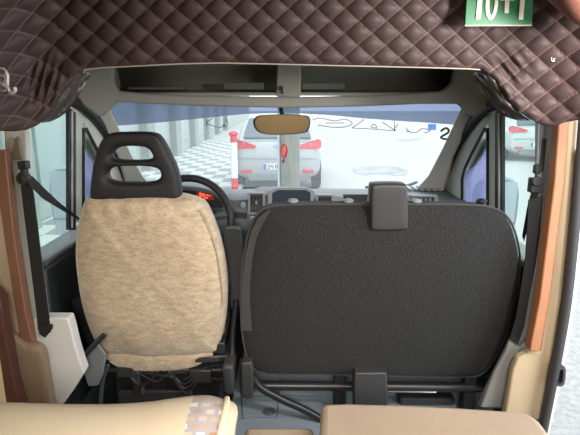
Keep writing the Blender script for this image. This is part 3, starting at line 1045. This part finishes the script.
# floor details
fd = MB()
fd.disc(pZ(269, 412, 0.017), (0, 0, 1), 0.027, 0.004, 24)
fd.disc(pZ(269, 412, 0.021), (0, 0, 1), 0.014, 0.004, 24)
fd.build('floor_plug', mat('plug', (0.13, 0.15, 0.17), 0.5), cab_mat)
gr = MB()
for q in (((252, 418), (277, 418)), ((277, 418), (280, 378)), ((258, 397), (276, 398)), ((240, 420), (252, 418)), ((240, 372), (243, 420)), ((285, 396), (318, 398))):
    gr.tube([pZ(q[0][0], q[0][1], 0.017), pZ(q[1][0], q[1][1], 0.017)], 0.004, 6)
gr.build('mat_groove', mat('groove', (0.17, 0.205, 0.235), 0.6), cab_mat)

# ================================================================== SEAT BELTS
bl = thing('seat_belt', 'black seat belt hanging from the left pillar beside the driver seat', 'seat belt', pY(40, 330, 1.6))
slabY([(20.5, 186), (31.5, 184), (33.5, 196), (40, 250), (47.5, 308), (51, 332), (44, 337), (38, 330), (36, 310), (29, 255)], 1.598, 0.006).build('strap', belt_mat, bl)
an = MB()
an.disc(pY(25.5, 178, 1.60), (0, -1, 0), 0.022, 0.02, 20)
an.box(pY(24, 165, 1.60), (0.028, 0.03, 0.026))
an.tube([pY(24, 168, 1.585), pY(25, 178, 1.585)], 0.012, 10)
an.build('anchor', black, bl, bevel=0.003)
MB().disc(pY(25.5, 178, 1.578), (0, -1, 0), 0.010, 0.006, 16).build('anchor_bolt', grey_plastic, bl)
A_ = [pY(31, 176, 1.585), pY(45, 190, 1.62), pY(60, 204, 1.68), pY(80, 219, 1.74)]
B_ = [pY(29, 185, 1.585), pY(43, 199, 1.62), pY(58, 208, 1.68), pY(80, 221, 1.74)]
MB().strip(A_, B_, (0.002, 0.003, 0)).build('diagonal_strap', belt_mat, bl)
slabY([(38, 325), (52, 325), (52, 329), (45, 338), (39, 334)], 1.592, 0.01).build('slot_surround', black, bl)

b2 = thing('seat_belt', 'black seat belt hanging from the right pillar beside the double seat', 'seat belt', pY(519, 345, 1.64))
slabY([(529, 200), (543, 196), (540, 235), (536, 262), (529, 300), (524.5, 326), (518, 345), (510, 339), (516, 318), (520, 295), (526, 255)], 1.645, 0.006).build('strap', belt_mat, b2)
MB().strip([pY(531, 192, 1.64), pY(527, 208, 1.67), pY(522, 236, 1.69)], [pY(539, 192, 1.64), pY(533, 210, 1.67), pY(524, 242, 1.69)], (0.002, 0.004, 0)).build('diagonal_strap', belt_mat, b2)
an = MB()
an.box(pY(536, 185, 1.645), (0.045, 0.03, 0.05))
an.box(pY(537, 169, 1.655), (0.022, 0.02, 0.03))
an.disc(pY(536, 181, 1.63), (0, -1, 0), 0.017, 0.01, 18)
an.build('anchor', black, b2, bevel=0.004)
slabY([(543, 139), (547, 139), (543.5, 172), (539.5, 172)], 1.664, 0.006).build('height_slot', seal_mat, b2)
MB().box(pY(490, 381, 1.76), (0.028, 0.03, 0.035)).build('belt_tongue', black, b2, bevel=0.006)
MB().strip([pY(501, 362, 1.70), pY(491, 376, 1.74)], [pY(504, 364, 1.70), pY(494, 379, 1.74)], (0, .003, 0)).build('lower_strap', belt_mat, b2)

# ================================================================== DASHBOARD
db = thing('dashboard', 'dark grey dashboard with vents and silver centre trim', 'dashboard', (XC, 2.45, 0.3))
# loft of top profile across the width (y near edge, z)
xs = [-0.86, -0.66, -0.62, -0.28, -0.24, -0.17, -0.13, 0.10, 0.14, 0.22, 0.36, 0.52, 0.70, 0.86]
zt = [0.84, 0.86, 0.875, 0.875, 0.86, 0.865, 0.885, 0.885, 0.865, 0.855, 0.845, 0.845, 0.845, 0.83]
rings = []
for x, z in zip(xs, zt):
    x += XC
    rings.append([(x, 2.28, 0.40), (x, 2.24, 0.62), (x, 2.24, z - 0.05), (x, 2.26, z - 0.012), (x, 2.30, z), (x, 2.45, z - 0.005), (x, 2.62, 0.83), (x, 2.80, 0.805), (x, 2.80, 0.40)])
MB().loft(rings).build('dash_body', dash_mat, db)
# instrument binnacle
bn = MB()
arc = [(2.26, 0)]
rings = []
for y, sc in ((2.17, 1.0), (2.22, 1.03), (2.34, 1.0), (2.42, 0.8)):
    rings.append([(-0.505 + 0.215 * sc * math.cos(a), y, 0.845 + 0.075 * sc * max(math.sin(a), -0.3)) for a in [2 * math.pi * k / 32 for k in range(32)]])
bn.loft(rings, caps=False)
bn.build('instrument_hood', dash_mat, db, solid=0.014)
MB().prism([(-0.505 + 0.195 * math.cos(a), 2.225, 0.848 + 0.062 * max(math.sin(a), -0.6)) for a in [2 * math.pi * k / 32 for k in range(32)]], (0, 0.02, 0)).build('gauge_face', black, db)
for cx in (-0.60, -0.40):
    MB().disc((cx, 2.222, 0.848), (0, -1, 0), 0.042, 0.004, 28).build('gauge', screen_mat, db)
disp = MB()
for i, (x, y, w, h) in enumerate(((199.2, 192.5, 2.6, 4), (202.6, 192.5, 2.4, 4), (206.4, 192.2, 1.2, 4), (208.6, 192.2, 2.2, 4), (211.4, 192, 1.4, 4), (204, 197.2, 4, 1.4))):
    disp.prism([pY(x, y, 2.2), pY(x + w, y, 2.2), pY(x + w, y + h, 2.2), pY(x, y + h, 2.2)], (0, 0.004, 0))
disp.build('clock_digits', glow_orange, db)
slabY([(196.5, 190), (214, 189.5), (214, 200), (196.5, 200.5)], 2.206, 0.006).build('clock_panel', mat('clock_panel', (0.16, 0.02, 0.012), 0.4, emit=(1, 0.06, 0.02, 0.07)), db)

# vents with frame, slats and tab
def vent(px, name='air_vent'):
    x0, y0, x1, y1 = px
    Yv = 2.232
    a, c = pY(x0, y0, Yv), pY(x1, y1, Yv)
    w, h = c.x - a.x, a.z - c.z
    cx, cz = (a.x + c.x) / 2, (a.z + c.z) / 2
    f_ = MB()
    t = 0.009
    f_.box((cx, Yv, cz + h / 2), (w + 2 * t, 0.02, t))
    f_.box((cx, Yv, cz - h / 2), (w + 2 * t, 0.02, t))
    f_.box((cx - w / 2, Yv, cz), (t, 0.02, h))
    f_.box((cx + w / 2, Yv, cz), (t, 0.02, h))
    fo = f_.build(name, dash_light, db, bevel=0.002)
    s_ = MB()
    s_.box((cx, Yv + 0.012, cz), (w, 0.006, h))
    s_.build('vent_back', vent_mat, fo)
    s_ = MB()
    for k in range(5):
        s_.box((cx - w / 2 + w * (k + 0.5) / 5, Yv, cz), (0.004, 0.016, h))
    for k in range(4):
        s_.box((cx, Yv + 0.003, cz - h / 2 + h * (k + 0.5) / 4), (w, 0.012, 0.003))
    s_.build('vent_slats', grey_plastic, fo)
    t_ = MB().box((cx, Yv - 0.008, cz + h * 0.05), (0.010, 0.012, 0.016))
    t_.build('vent_tab', dash_light, fo, bevel=0.002)


vent((249, 193, 264, 213))
vent((317, 195, 332, 215))
vent((413, 196, 434, 210))
# centre screen tray
fr_ = MB()
fr_.strip([pY(x, y, 2.228) for x, y in ((268, 191), (276, 187.5), (308, 187.5), (314, 191), (314, 216), (268, 216))],
          [pY(x, y, 2.228) for x, y in ((272, 193), (278, 190), (306, 190), (310.5, 193), (310.5, 216), (272, 216))], (0, 0.012, 0), close=True)
fr_.build('radio_surround', dash_light, db)
slabY([(272, 193), (278, 190), (306, 190), (310.5, 193), (310.5, 216), (272, 216)], 2.236, 0.01).build('radio_screen', screen_mat, db)
slabY([(343, 194.5), (368, 194.5), (367, 205), (345, 205)], 2.23, 0.01).build('glove_slot', black, db)
slabY([(333, 195.5), (343, 196.5), (345, 206), (334, 206)], 2.228, 0.012).build('trim_block', dash_light, db)
slabY([(407, 195), (437, 195), (440, 207), (407, 207)], 2.236, 0.010).build('end_vent_surround', dash_light, db)
# ribbed grille on the dash top, right end
gl_ = MB()
for k in range(7):
    gl_.box((0.60 + k * 0.03, 2.62, 0.842), (0.016, 0.10, 0.01))
gl_.build('demister_grille', dash_light, db)
MB().disc(pY(243.5, 204.5, 2.238), (0, -1, 0), 0.012, 0.016, 16).build('hazard_knob', dash_light, db)
slabY([(234, 212), (247, 213), (247, 219), (234, 218)], 2.236, 0.01).build('switch_row', black, db)
cn = MB()
cn.box((-0.04, 2.235, 0.66), (0.28, 0.05, 0.26))
cn.build('centre_console', dash_mat, db, bevel=0.02)
st_ = MB()
st_.tube([(-0.505, 2.27, 0.80), (-0.47, 2.10, 0.735)], 0.035, 16)
st_.build('column_shroud', mat('shroud', (0.13, 0.15, 0.18), 0.4), db)
# wiper on the glass base
wp_ = MB().tube([ws_hit(p.x, p.y, -0.03) for p in smoothpath([(365, 187), (385, 187.5), (405, 186), (417, 182)], 4)], 0.008, 8)
tag(wp_.build('wiper_arm', black), 'black wiper arm lying at the foot of the windscreen', 'wiper')

# gear lever
gv = thing('gear_lever', 'gear lever with a round silver-topped knob rising from the console', 'gear lever', pY(252, 235, 2.12))
MB().ball(pY(253, 221, 2.10), (0.020, 0.020, 0.022), 10).build('knob', dash_light, gv)
MB().disc(pY(253, 220.5, 2.079), (0, -1, 0.3), 0.010, 0.003, 16).build('knob_cap', grey_plastic, gv)
MB().tube([pY(253, 222, 2.11), pY(250, 234, 2.13), pY(248, 250, 2.16)], 0.010, 10).build('shaft', black, gv)
MB().disc(pY(248, 252, 2.16), (0, 0, 1), 0.045, 0.05, 20, 0.018).build('gaiter', grey_plastic, gv)

# steering wheel
sw = thing('steering_wheel', 'black steering wheel behind the beige driver seat', 'steering wheel', (-0.455, 2.07, 0.75))
Cw = pY(187, 221, 2.06)
nrm = Vector((0.03, -0.93, 0.36)).normalized()
ua = Vector((1, 0, 0))
ua = (ua - nrm * ua.dot(nrm)).normalized()
va_ = nrm.cross(ua)
Rw = 0.186
MB().tube([Cw + (ua * math.cos(t) + va_ * math.sin(t)) * Rw for t in [2 * math.pi * k / 56 for k in range(56)]], 0.0165, 12, closed=True).build('rim', black, sw)
hb_ = MB().ball((0, 0, 0), (0.07, 0.055, 0.03), 10)
Mx = Matrix((ua, va_, nrm)).transposed()
for v in hb_.bm.verts:
    v.co = Cw + Mx @ v.co
hb_.build('hub', grey_plastic, sw)
for a in (0.15, math.pi - 0.15, -1.1, math.pi + 1.1):
    d = ua * math.cos(a) + va_ * math.sin(a)
    MB().tube([Cw + d * 0.05 - nrm * 0.01, Cw + d * 0.11 - nrm * 0.008, Cw + d * (Rw - 0.006)], [0.022, 0.018, 0.014], 10, sy=0.5).build('spoke', dash_mat, sw)
lvv = MB().tube([Cw + ua * 0.03 - nrm * 0.05, Cw + ua * 0.15 - nrm * 0.055 + va_ * 0.03], 0.009, 8)
lvv.build('stalk', mat('stalk', (0.16, 0.18, 0.21), 0.4), sw)

# ================================================================== REAR VIEW MIRROR + CHARM
rm = thing('rear_view_mirror', 'black rear-view mirror at the top centre of the windscreen', 'mirror', pY(283, 114, 2.10))
mo = [(p.x, p.y) for p in smoothpath([(253, 123), (255, 117.5), (262, 115), (283, 114.3), (304, 115.3), (309.5, 117.5), (310.5, 123), (309, 129), (304, 133), (283, 134.8), (264, 134), (256, 130)], 4, True)]
pm = pillow(mo, (0, 1, -0.01), (0, 2.07, 1.24), [(0.07, -0.006), (0.03, -0.004), (0.0, 0.004), (0.02, 0.02), (0.3, 0.035)])
pm.build('mirror_housing', black, rm)
mg = [onplane(x, y, (0, 2.063, 1.24), (0, 1, -0.01)) for x, y in mo]
cm_ = sum(mg, Vector()) / len(mg)
MB().prism([p + (cm_ - p) * 0.075 for p in mg], (0, -0.002, 0)).build('mirror_glass', mirror_mat, rm)
MB().tube([pY(283, 120, 2.11), pY(281, 108, 2.13), pY(280, 103, 2.16)], 0.010, 10).build('mirror_stem', black, rm)
chm = thing('hanging_charm', 'red looped charm with a tassel hanging below the rear-view mirror', 'charm', pY(284, 162, 2.09))
MB().tube([pY(p.x, p.y, 2.085) for p in smoothpath([(283, 145), (286, 146), (287.2, 150), (286, 155), (284, 157.5), (281.8, 154), (281.2, 149)], 4, True)], 0.0036, 8, closed=True).build('loop', red_paint, chm)
MB().ball(pY(284.4, 151, 2.088), (0.008, 0.004, 0.020), 8).build('bead', mat('charm_pink', (0.55, 0.20, 0.16), 0.5), chm)
tt = MB()
for dx in (-1.2, -0.2, 0.9):
    tt.tube([pY(284, 157, 2.085), pY(283.2 + dx, 163, 2.085)], 0.0016, 6)
tt.build('tassel', mat('tassel_red', (0.25, 0.015, 0.02), 0.8), chm)
MB().tube([pY(283, 145, 2.085), pY(283, 133, 2.085)], 0.0008, 6).build('cord', red_paint, chm)

# ================================================================== OUTSIDE MIRRORS
def outmirror(cx, cy, w, h, X, lab, body, flip):
    d = ray(cx, cy)
    c = C0 + d * (X / d.x)
    k = (c.y) / d.y / F
    W, H = w * k / 2, h * k / 2
    t = thing('door_mirror', lab, 'door mirror', c)
    def rr(sx, sz, y):
        return [(c.x + sx * W * (abs(math.cos(a)) ** 0.6) * math.copysign(1, math.cos(a)), c.y + y, c.z + sz * H * (abs(math.sin(a)) ** 0.6) * math.copysign(1, math.sin(a)))
                for a in [2 * math.pi * q / 32 for q in range(32)]]
    MB().loft([rr(0.9, 0.94, -0.02), rr(1, 1, 0.0), rr(1, 1, 0.04), rr(0.85, 0.85, 0.10), rr(0.5, 0.5, 0.14)]).build('mirror_shell', body, t)
    m1 = MB()
    m1.box((c.x, c.y - 0.022, c.z + H * 0.22), (W * 1.6, 0.004, H * 1.3))
    m1.build('upper_glass', conv_mirror, t, bevel=0.001)
    m1 = MB()
    m1.box((c.x, c.y - 0.022, c.z - H * 0.70), (W * 1.6, 0.004, H * 0.40))
    m1.build('wide_angle_glass', conv_mirror, t)
    MB().tube([(c.x, c.y + 0.05, c.z - H * 0.5), (XC + flip * 0.93, c.y + 0.12, c.z - H * 0.5)], 0.03, 10).build('mirror_arm', body, t)


outmirror(496, 208, 44, 62, 1.13, 'blue-grey outside mirror seen through the right door glass', blue_plastic, 1)
outmirror(70, 202, 38, 72, -1.15, 'pale blue-grey outside mirror seen through the left door glass', mat('pale_mirror_shell', (0.17, 0.23, 0.26), 0.4), -1)

# ================================================================== BENCHES
cr = MB().prism([pZ(x, y, 0.50) for x, y in ((321, 402), (345, 401.2), (400, 402.5), (460, 405.5), (520, 409.5), (530, 411.5), (541, 420), (556, 440), (580, 480), (317, 480), (319, 440))], (0, 0, -0.13))
bc = thing('bench_cushion', 'plain beige seat cushion in the bottom right foreground', 'cushion', pZ(430, 430, 0.37))
cu = cr.build('cushion_cover', bench_fabric, bc, bevel=0.02, seg=4)
bcb = MB().prism([pZ(x, y, 0.365) for x, y in ((330, 425), (530, 430), (560, 480), (330, 480))], (0, 0, -0.36)).build('bench_box', cream_panel)
tag(bcb, 'cream bench box under the plain beige cushion', 'bench')
lc = MB().box((pZ(279, 432, 0.42).x, pZ(279, 428, 0.42).y - 0.14, 0.38), (0.19, 0.28, 0.09)).build('small_cushion', bench_fabric, bevel=0.015, seg=3)
tag(lc, 'small beige cushion strip between the two bench cushions', 'cushion')
lcb = MB().box((pZ(279, 432, 0.42).x, pZ(279, 428, 0.42).y - 0.15, 0.165), (0.17, 0.24, 0.33)).build('bench_pedestal', cream_panel)
tag(lcb, 'cream pedestal under the small beige cushion strip', 'bench')

# backrest cushion, left foreground
tops = [(-60, 412.5), (0, 413.5), (50, 415), (100, 415), (140, 412.5), (165, 409), (190, 406), (206, 406), (224, 410)]
tp = smoothpath(tops, 4)
YB = 0.86


def bring(px, py, skew=0.0):
    """outline of the cushion cross-section at pixel column px"""
    p = pY(px, py, YB)
    x, z = p.x, p.z
    out = []
    r, depth, low = 0.055, 0.085, 0.42
    prof = []
    for k in range(9):
        a = math.pi * k / 8
        prof.append((YB + depth * math.cos(a), z - r + r * math.sin(a)))
    prof += [(YB - depth, z - low), (YB + depth, z - low)]
    return [(x - skew * min(z - zz, 0.14) * 0.3, y, zz) for y, zz in prof]


bb = thing('patterned_bolster', 'cream bench bolster with a patterned band and rounded end, bottom left foreground', 'cushion', (-0.3, YB, 0.25))
n_pat = [i for i, p in enumerate(tp) if p.x >= 189][0]
MB().loft([bring(p.x, p.y) for p in tp[:n_pat + 1]]).build('plain_cover', bench_cream, bb)


def pattern_mat():
    m = mat('patterned_fabric', (0.5, 0.5, 0.5), 0.85, bump=0.2, bscale=400)
    nt = m.node_tree
    b = nt.nodes['Principled BSDF']
    tc = nt.nodes.new('ShaderNodeTexCoord')
    mp = nt.nodes.new('ShaderNodeMapping')
    mp.inputs['Rotation'].default_value = (0, 0, 0)
    mp.inputs['Location'].default_value = (0.004, 0.0, 0.003)
    mp.inputs['Scale'].default_value = (1, 1, 1)
    nt.links.new(tc.outputs['Object'], mp.inputs[0])
    vo = nt.nodes.new('ShaderNodeTexBrick')
    vo.inputs['Scale'].default_value = 24
    vo.inputs['Mortar Size'].default_value = 0.05
    vo.inputs['Brick Width'].default_value = 0.55
    vo.inputs['Row Height'].default_value = 0.5
    vo.inputs['Color1'].default_value = (0.34, 0.20, 0.10, 1)
    vo.inputs['Color2'].default_value = (0.62, 0.60, 0.52, 1)
    vo.inputs['Mortar'].default_value = (0.34, 0.31, 0.33, 1)
    vo.inputs['Mortar Size'].default_value = 0.10
    sw_ = nt.nodes.new('ShaderNodeSeparateXYZ')
    cb_ = nt.nodes.new('ShaderNodeCombineXYZ')
    nt.links.new(mp.outputs[0], sw_.inputs[0])
    nt.links.new(sw_.outputs[0], cb_.inputs[0])
    ad_ = nt.nodes.new('ShaderNodeMath')
    ad_.operation = 'ADD'
    nt.links.new(sw_.outputs[2], ad_.inputs[0])
    nt.links.new(sw_.outputs[1], ad_.inputs[1])
    nt.links.new(ad_.outputs[0], cb_.inputs[1])
    nt.links.new(cb_.outputs[0], vo.inputs['Vector'])
    nt.links.new(vo.outputs['Color'], b.inputs['Base Color'])
    return m


po = MB().loft([bring(p.x, p.y, i / (len(tp) - 1 - n_pat)) for i, p in enumerate(tp[n_pat:])]).build('patterned_band', pattern_mat(), bb)
po['label'] = 'band of grey fabric with brown and white squares'
# rounded end cap
pe = tp[-1]
cap = MB()
base = [Vector(p) for p in bring(pe.x, pe.y, 1.0)]
c0 = sum(base, Vector()) / len(base)
cap.loft([[p + (c0 - p) * s * 0.16 + Vector((0.028 * t, 0, 0)) for p in base] for s, t in ((0, 0), (0.15, 0.35), (0.4, 0.65), (0.8, 0.9), (1.4, 1.0))])
cap.build('end_cap', bench_cream, bb)
MB().tube([p + Vector((0.003, 0, 0.001)) for p in base[:9]], 0.006, 8).build('end_piping', mat('cream_piping', (0.72, 0.58, 0.40), 0.7), bb)
bbx = MB().box((-0.42, YB - 0.02, 0.125), (0.8, 0.2, 0.25)).build('bench_box', cream_panel)
tag(bbx, 'cream bench box under the patterned bolster', 'bench')

for poly in (((352, 168), (372, 166), (398, 167), (409, 172), (400, 176), (380, 174), (360, 175)), ((396, 140), (410, 138), (424, 137.5), (420, 140), (405, 142))):
    q = smoothpath(poly, 3, True)
    struct(MB().prism([pZ(p.x, p.y, -0.498) for p in q], (0, 0, 0.006)).build('road_patch', mat('patch_stone', (0.36, 0.37, 0.37), 0.9, mottle=0.5, mscale=3)), 'faint grey patch of worn paving on the bright street')

# ================================================================== STREET THINGS
def car(name, lab, cx, y0, paint, group=None):
    """hatchback seen from the rear; y0 = rear bumper, front further away; ground z=-0.5"""
    t = thing(name, lab, 'car', (cx, y0 + 1.9, -0.5), group)
    G = -0.5
    secs = [  # y, half width, z bottom, z top(shoulder)
        (0.0, 0.70, 0.34, 0.88), (0.05, 0.80, 0.27, 0.98), (0.22, 0.855, 0.22, 1.03), (0.9, 0.87, 0.20, 1.0), (2.0, 0.87, 0.20, 0.97), (3.0, 0.86, 0.20, 0.92), (3.6, 0.80, 0.22, 0.80), (3.9, 0.66, 0.30, 0.66)]
    rings = []
    for y, w, zb, ztp in secs:
        h = (ztp - zb) / 2
        zc = (ztp + zb) / 2
        rings.append([(cx + w * math.copysign(abs(math.cos(a)) ** 0.42, math.cos(a)), y0 + y, G + zc + h * math.copysign(abs(math.sin(a)) ** 0.5, math.sin(a))) for a in [2 * math.pi * k / 36 for k in range(36)]])
    MB().loft(rings).build('car_body', paint, t)
    cab = [(0.10, 0.74, 0.98, 0.02), (0.22, 0.74, 1.0, 0.12), (0.42, 0.70, 1.0, 0.36), (0.60, 0.62, 1.0, 0.465), (1.4, 0.62, 0.98, 0.49), (2.0, 0.60, 0.96, 0.43), (2.7, 0.70, 0.95, 0.02)]
    rings = []
    for y, w, zb, h in cab:
        rings.append([(cx - w - 0.07 * (1 - h), y0 + y, G + zb - .05), (cx - w, y0 + y, G + zb + h * 0.8), (cx - w + .08, y0 + y, G + zb + h), (cx, y0 + y, G + zb + h + 0.015), (cx + w - .08, y0 + y, G + zb + h), (cx + w, y0 + y, G + zb + h * 0.8), (cx + w + 0.07 * (1 - h), y0 + y, G + zb - .05)])
    MB().loft(rings).build('cabin', paint, t, bevel=0.02)
    q = [(cx - 0.66, y0 + 0.13, G + 1.03), (cx + 0.66, y0 + 0.13, G + 1.03), (cx + 0.56, y0 + 0.46, G + 1.40), (cx - 0.56, y0 + 0.46, G + 1.40)]
    MB().prism(q, (0, -0.06, 0.02)).build('rear_window', car_glass, t, bevel=0.02)
    for s in (-1, 1):
        lm = MB().prism([(cx + s * 0.86, y0 + 0.20, G + 0.99), (cx + s * 0.80, y0 + 0.10, G + 1.03), (cx + s * 0.40, y0 - 0.01, G + 0.91), (cx + s * 0.42, y0 - 0.01, G + 0.86), (cx + s * 0.80, y0 + 0.03, G + 0.84), (cx + s * 0.865, y0 + 0.16, G + 0.87)], (0, -0.035, 0))
        lm.build('tail_lamp', tail_red, t, bevel=0.01)
        MB().box((cx + s * 0.60, y0 + 0.0, G + 0.41), (0.22, 0.07, 0.055)).build('reflector', tail_red, t, bevel=0.01)
        for yy in (0.62, 3.15):
            w = MB().disc((cx + s * 0.70, y0 + yy, G + 0.30), (s, 0, 0), 0.30, 0.18, 28).build('wheel', tyre, t, bevel=0.02)
            MB().disc((cx + s * 0.87, y0 + yy, G + 0.30), (s, 0, 0), 0.19, 0.015, 24).build('wheel_hub', steel, w)
    MB().prism([(cx - 0.62, y0 - 0.02, G + 0.36), (cx + 0.62, y0 - 0.02, G + 0.36), (cx + 0.55, y0 + 0.02, G + 0.22), (cx - 0.55, y0 + 0.02, G + 0.22)], (0, 0.10, 0)).build('lower_bumper', bumper_grey, t, bevel=0.01)
    MB().box((cx, y0 + 0.01, G + 0.66), (1.50, 0.06, 0.022)).build('bumper_crease', mat('crease_%s' % name, (0.28, 0.31, 0.32), 0.4), t, bevel=0.008)
    pt_ = MB().box((cx, y0 - 0.012, G + 0.50), (0.52, 0.02, 0.115)).build('number_plate', plate_white, t, bevel=0.004)
    MB().box((cx - 0.232, y0 - 0.024, G + 0.50), (0.05, 0.006, 0.11)).build('plate_band', plate_blue, pt_)
    return t, cx, y0, G


cs_ = car('parked_car', 'silver hatchback parked straight ahead on the street', -0.25, 9.7, car_silver)
# plate glyphs (first group readable beside the post) : 3 4
def bars(m, segs, x, z, y, h, t):
    w = h * 0.5
    S = {'a': ((0, h), (w, h)), 'b': ((w, h), (w, h / 2)), 'c': ((w, h / 2), (w, 0)), 'd': ((0, 0), (w, 0)), 'e': ((0, 0), (0, h / 2)), 'f': ((0, h / 2), (0, h)), 'g': ((0, h / 2), (w, h / 2))}
    for q in segs:
        (x0, z0), (x1, z1) = S[q]
        m.box((x + (x0 + x1) / 2, y, z + (z0 + z1) / 2), (abs(x1 - x0) + t, 0.005, abs(z1 - z0) + t))
x0_ = -0.25 - 0.18
for i, sg_ in enumerate(('abgcd', 'fgbc')):
    gm = MB()
    bars(gm, sg_, x0_ + i * 0.065, -0.5 + 0.465, 9.67, 0.07, 0.012)
    gm.build('plate_character', ink, cs_[0])
for i, sg_ in enumerate(('efabcg', 'abgcd', 'bc')):
    gm = MB()
    bars(gm, sg_, x0_ + 0.15 + i * 0.06, -0.5 + 0.465, 9.67, 0.07, 0.012)
    gm.build('plate_character', ink, cs_[0])
bdg = MB().tube([(-0.25 + 0.06 * math.cos(a), 9.69, -0.5 + 0.90 + 0.03 * math.sin(a)) for a in [2 * math.pi * k / 24 for k in range(24)]], 0.008, 6, closed=True)
bdg.tube([(-0.27, 9.69, 0.375), (-0.262, 9.69, 0.425)], 0.006, 6)
bdg.tube([(-0.238, 9.69, 0.375), (-0.23, 9.69, 0.425)], 0.006, 6)
bdg.tube([(-0.268, 9.69, 0.395), (-0.232, 9.69, 0.405)], 0.006, 6)
bdg.build('car_badge', chrome, cs_[0])
car('parked_car', 'white car parked beyond the right door window', 7.15, 14.4, car_white)

bol = thing('warning_post', 'red and white warning post at the left corner of the silver car', 'post', pZ(235, 193, -0.5))
bx0 = bol.location
segs = [(0.0, 0.30, red_paint), (0.30, 0.98, white_gloss), (0.98, 1.14, red_paint)]
for z0, z1, m_ in segs:
    MB().disc((bx0.x, bx0.y, -0.5 + z0), (0, 0, 1), 0.065, z1 - z0, 20).build('post_band', m_, bol)
MB().ball((bx0.x, bx0.y, 0.64), (0.09, 0.09, 0.06), 10).build('post_cap', red_paint, bol)
MB().disc((bx0.x, bx0.y, -0.5), (0, 0, 1), 0.14, 0.03, 20, 0.11).build('post_foot', tyre, bol)

pole = thing('street_post', 'weathered pale post standing in front of the silver car', 'post', (0.0, 5.2, -0.5))
rings = []
for k in range(12):
    z = -0.5 + k * 0.3
    rings.append([(-0.005 + 0.105 * math.cos(a), 5.2 + 0.105 * math.sin(a), z) for a in [2 * math.pi * q / 24 for q in range(24)]])
MB().loft(rings).build('post_body', pole_mat, pole)
MB().box((-0.118, 5.14, 0.6), (0.02, 0.05, 2.2)).build('cable_duct', mat('duct', (0.35, 0.42, 0.46), 0.5), pole, bevel=0.004)
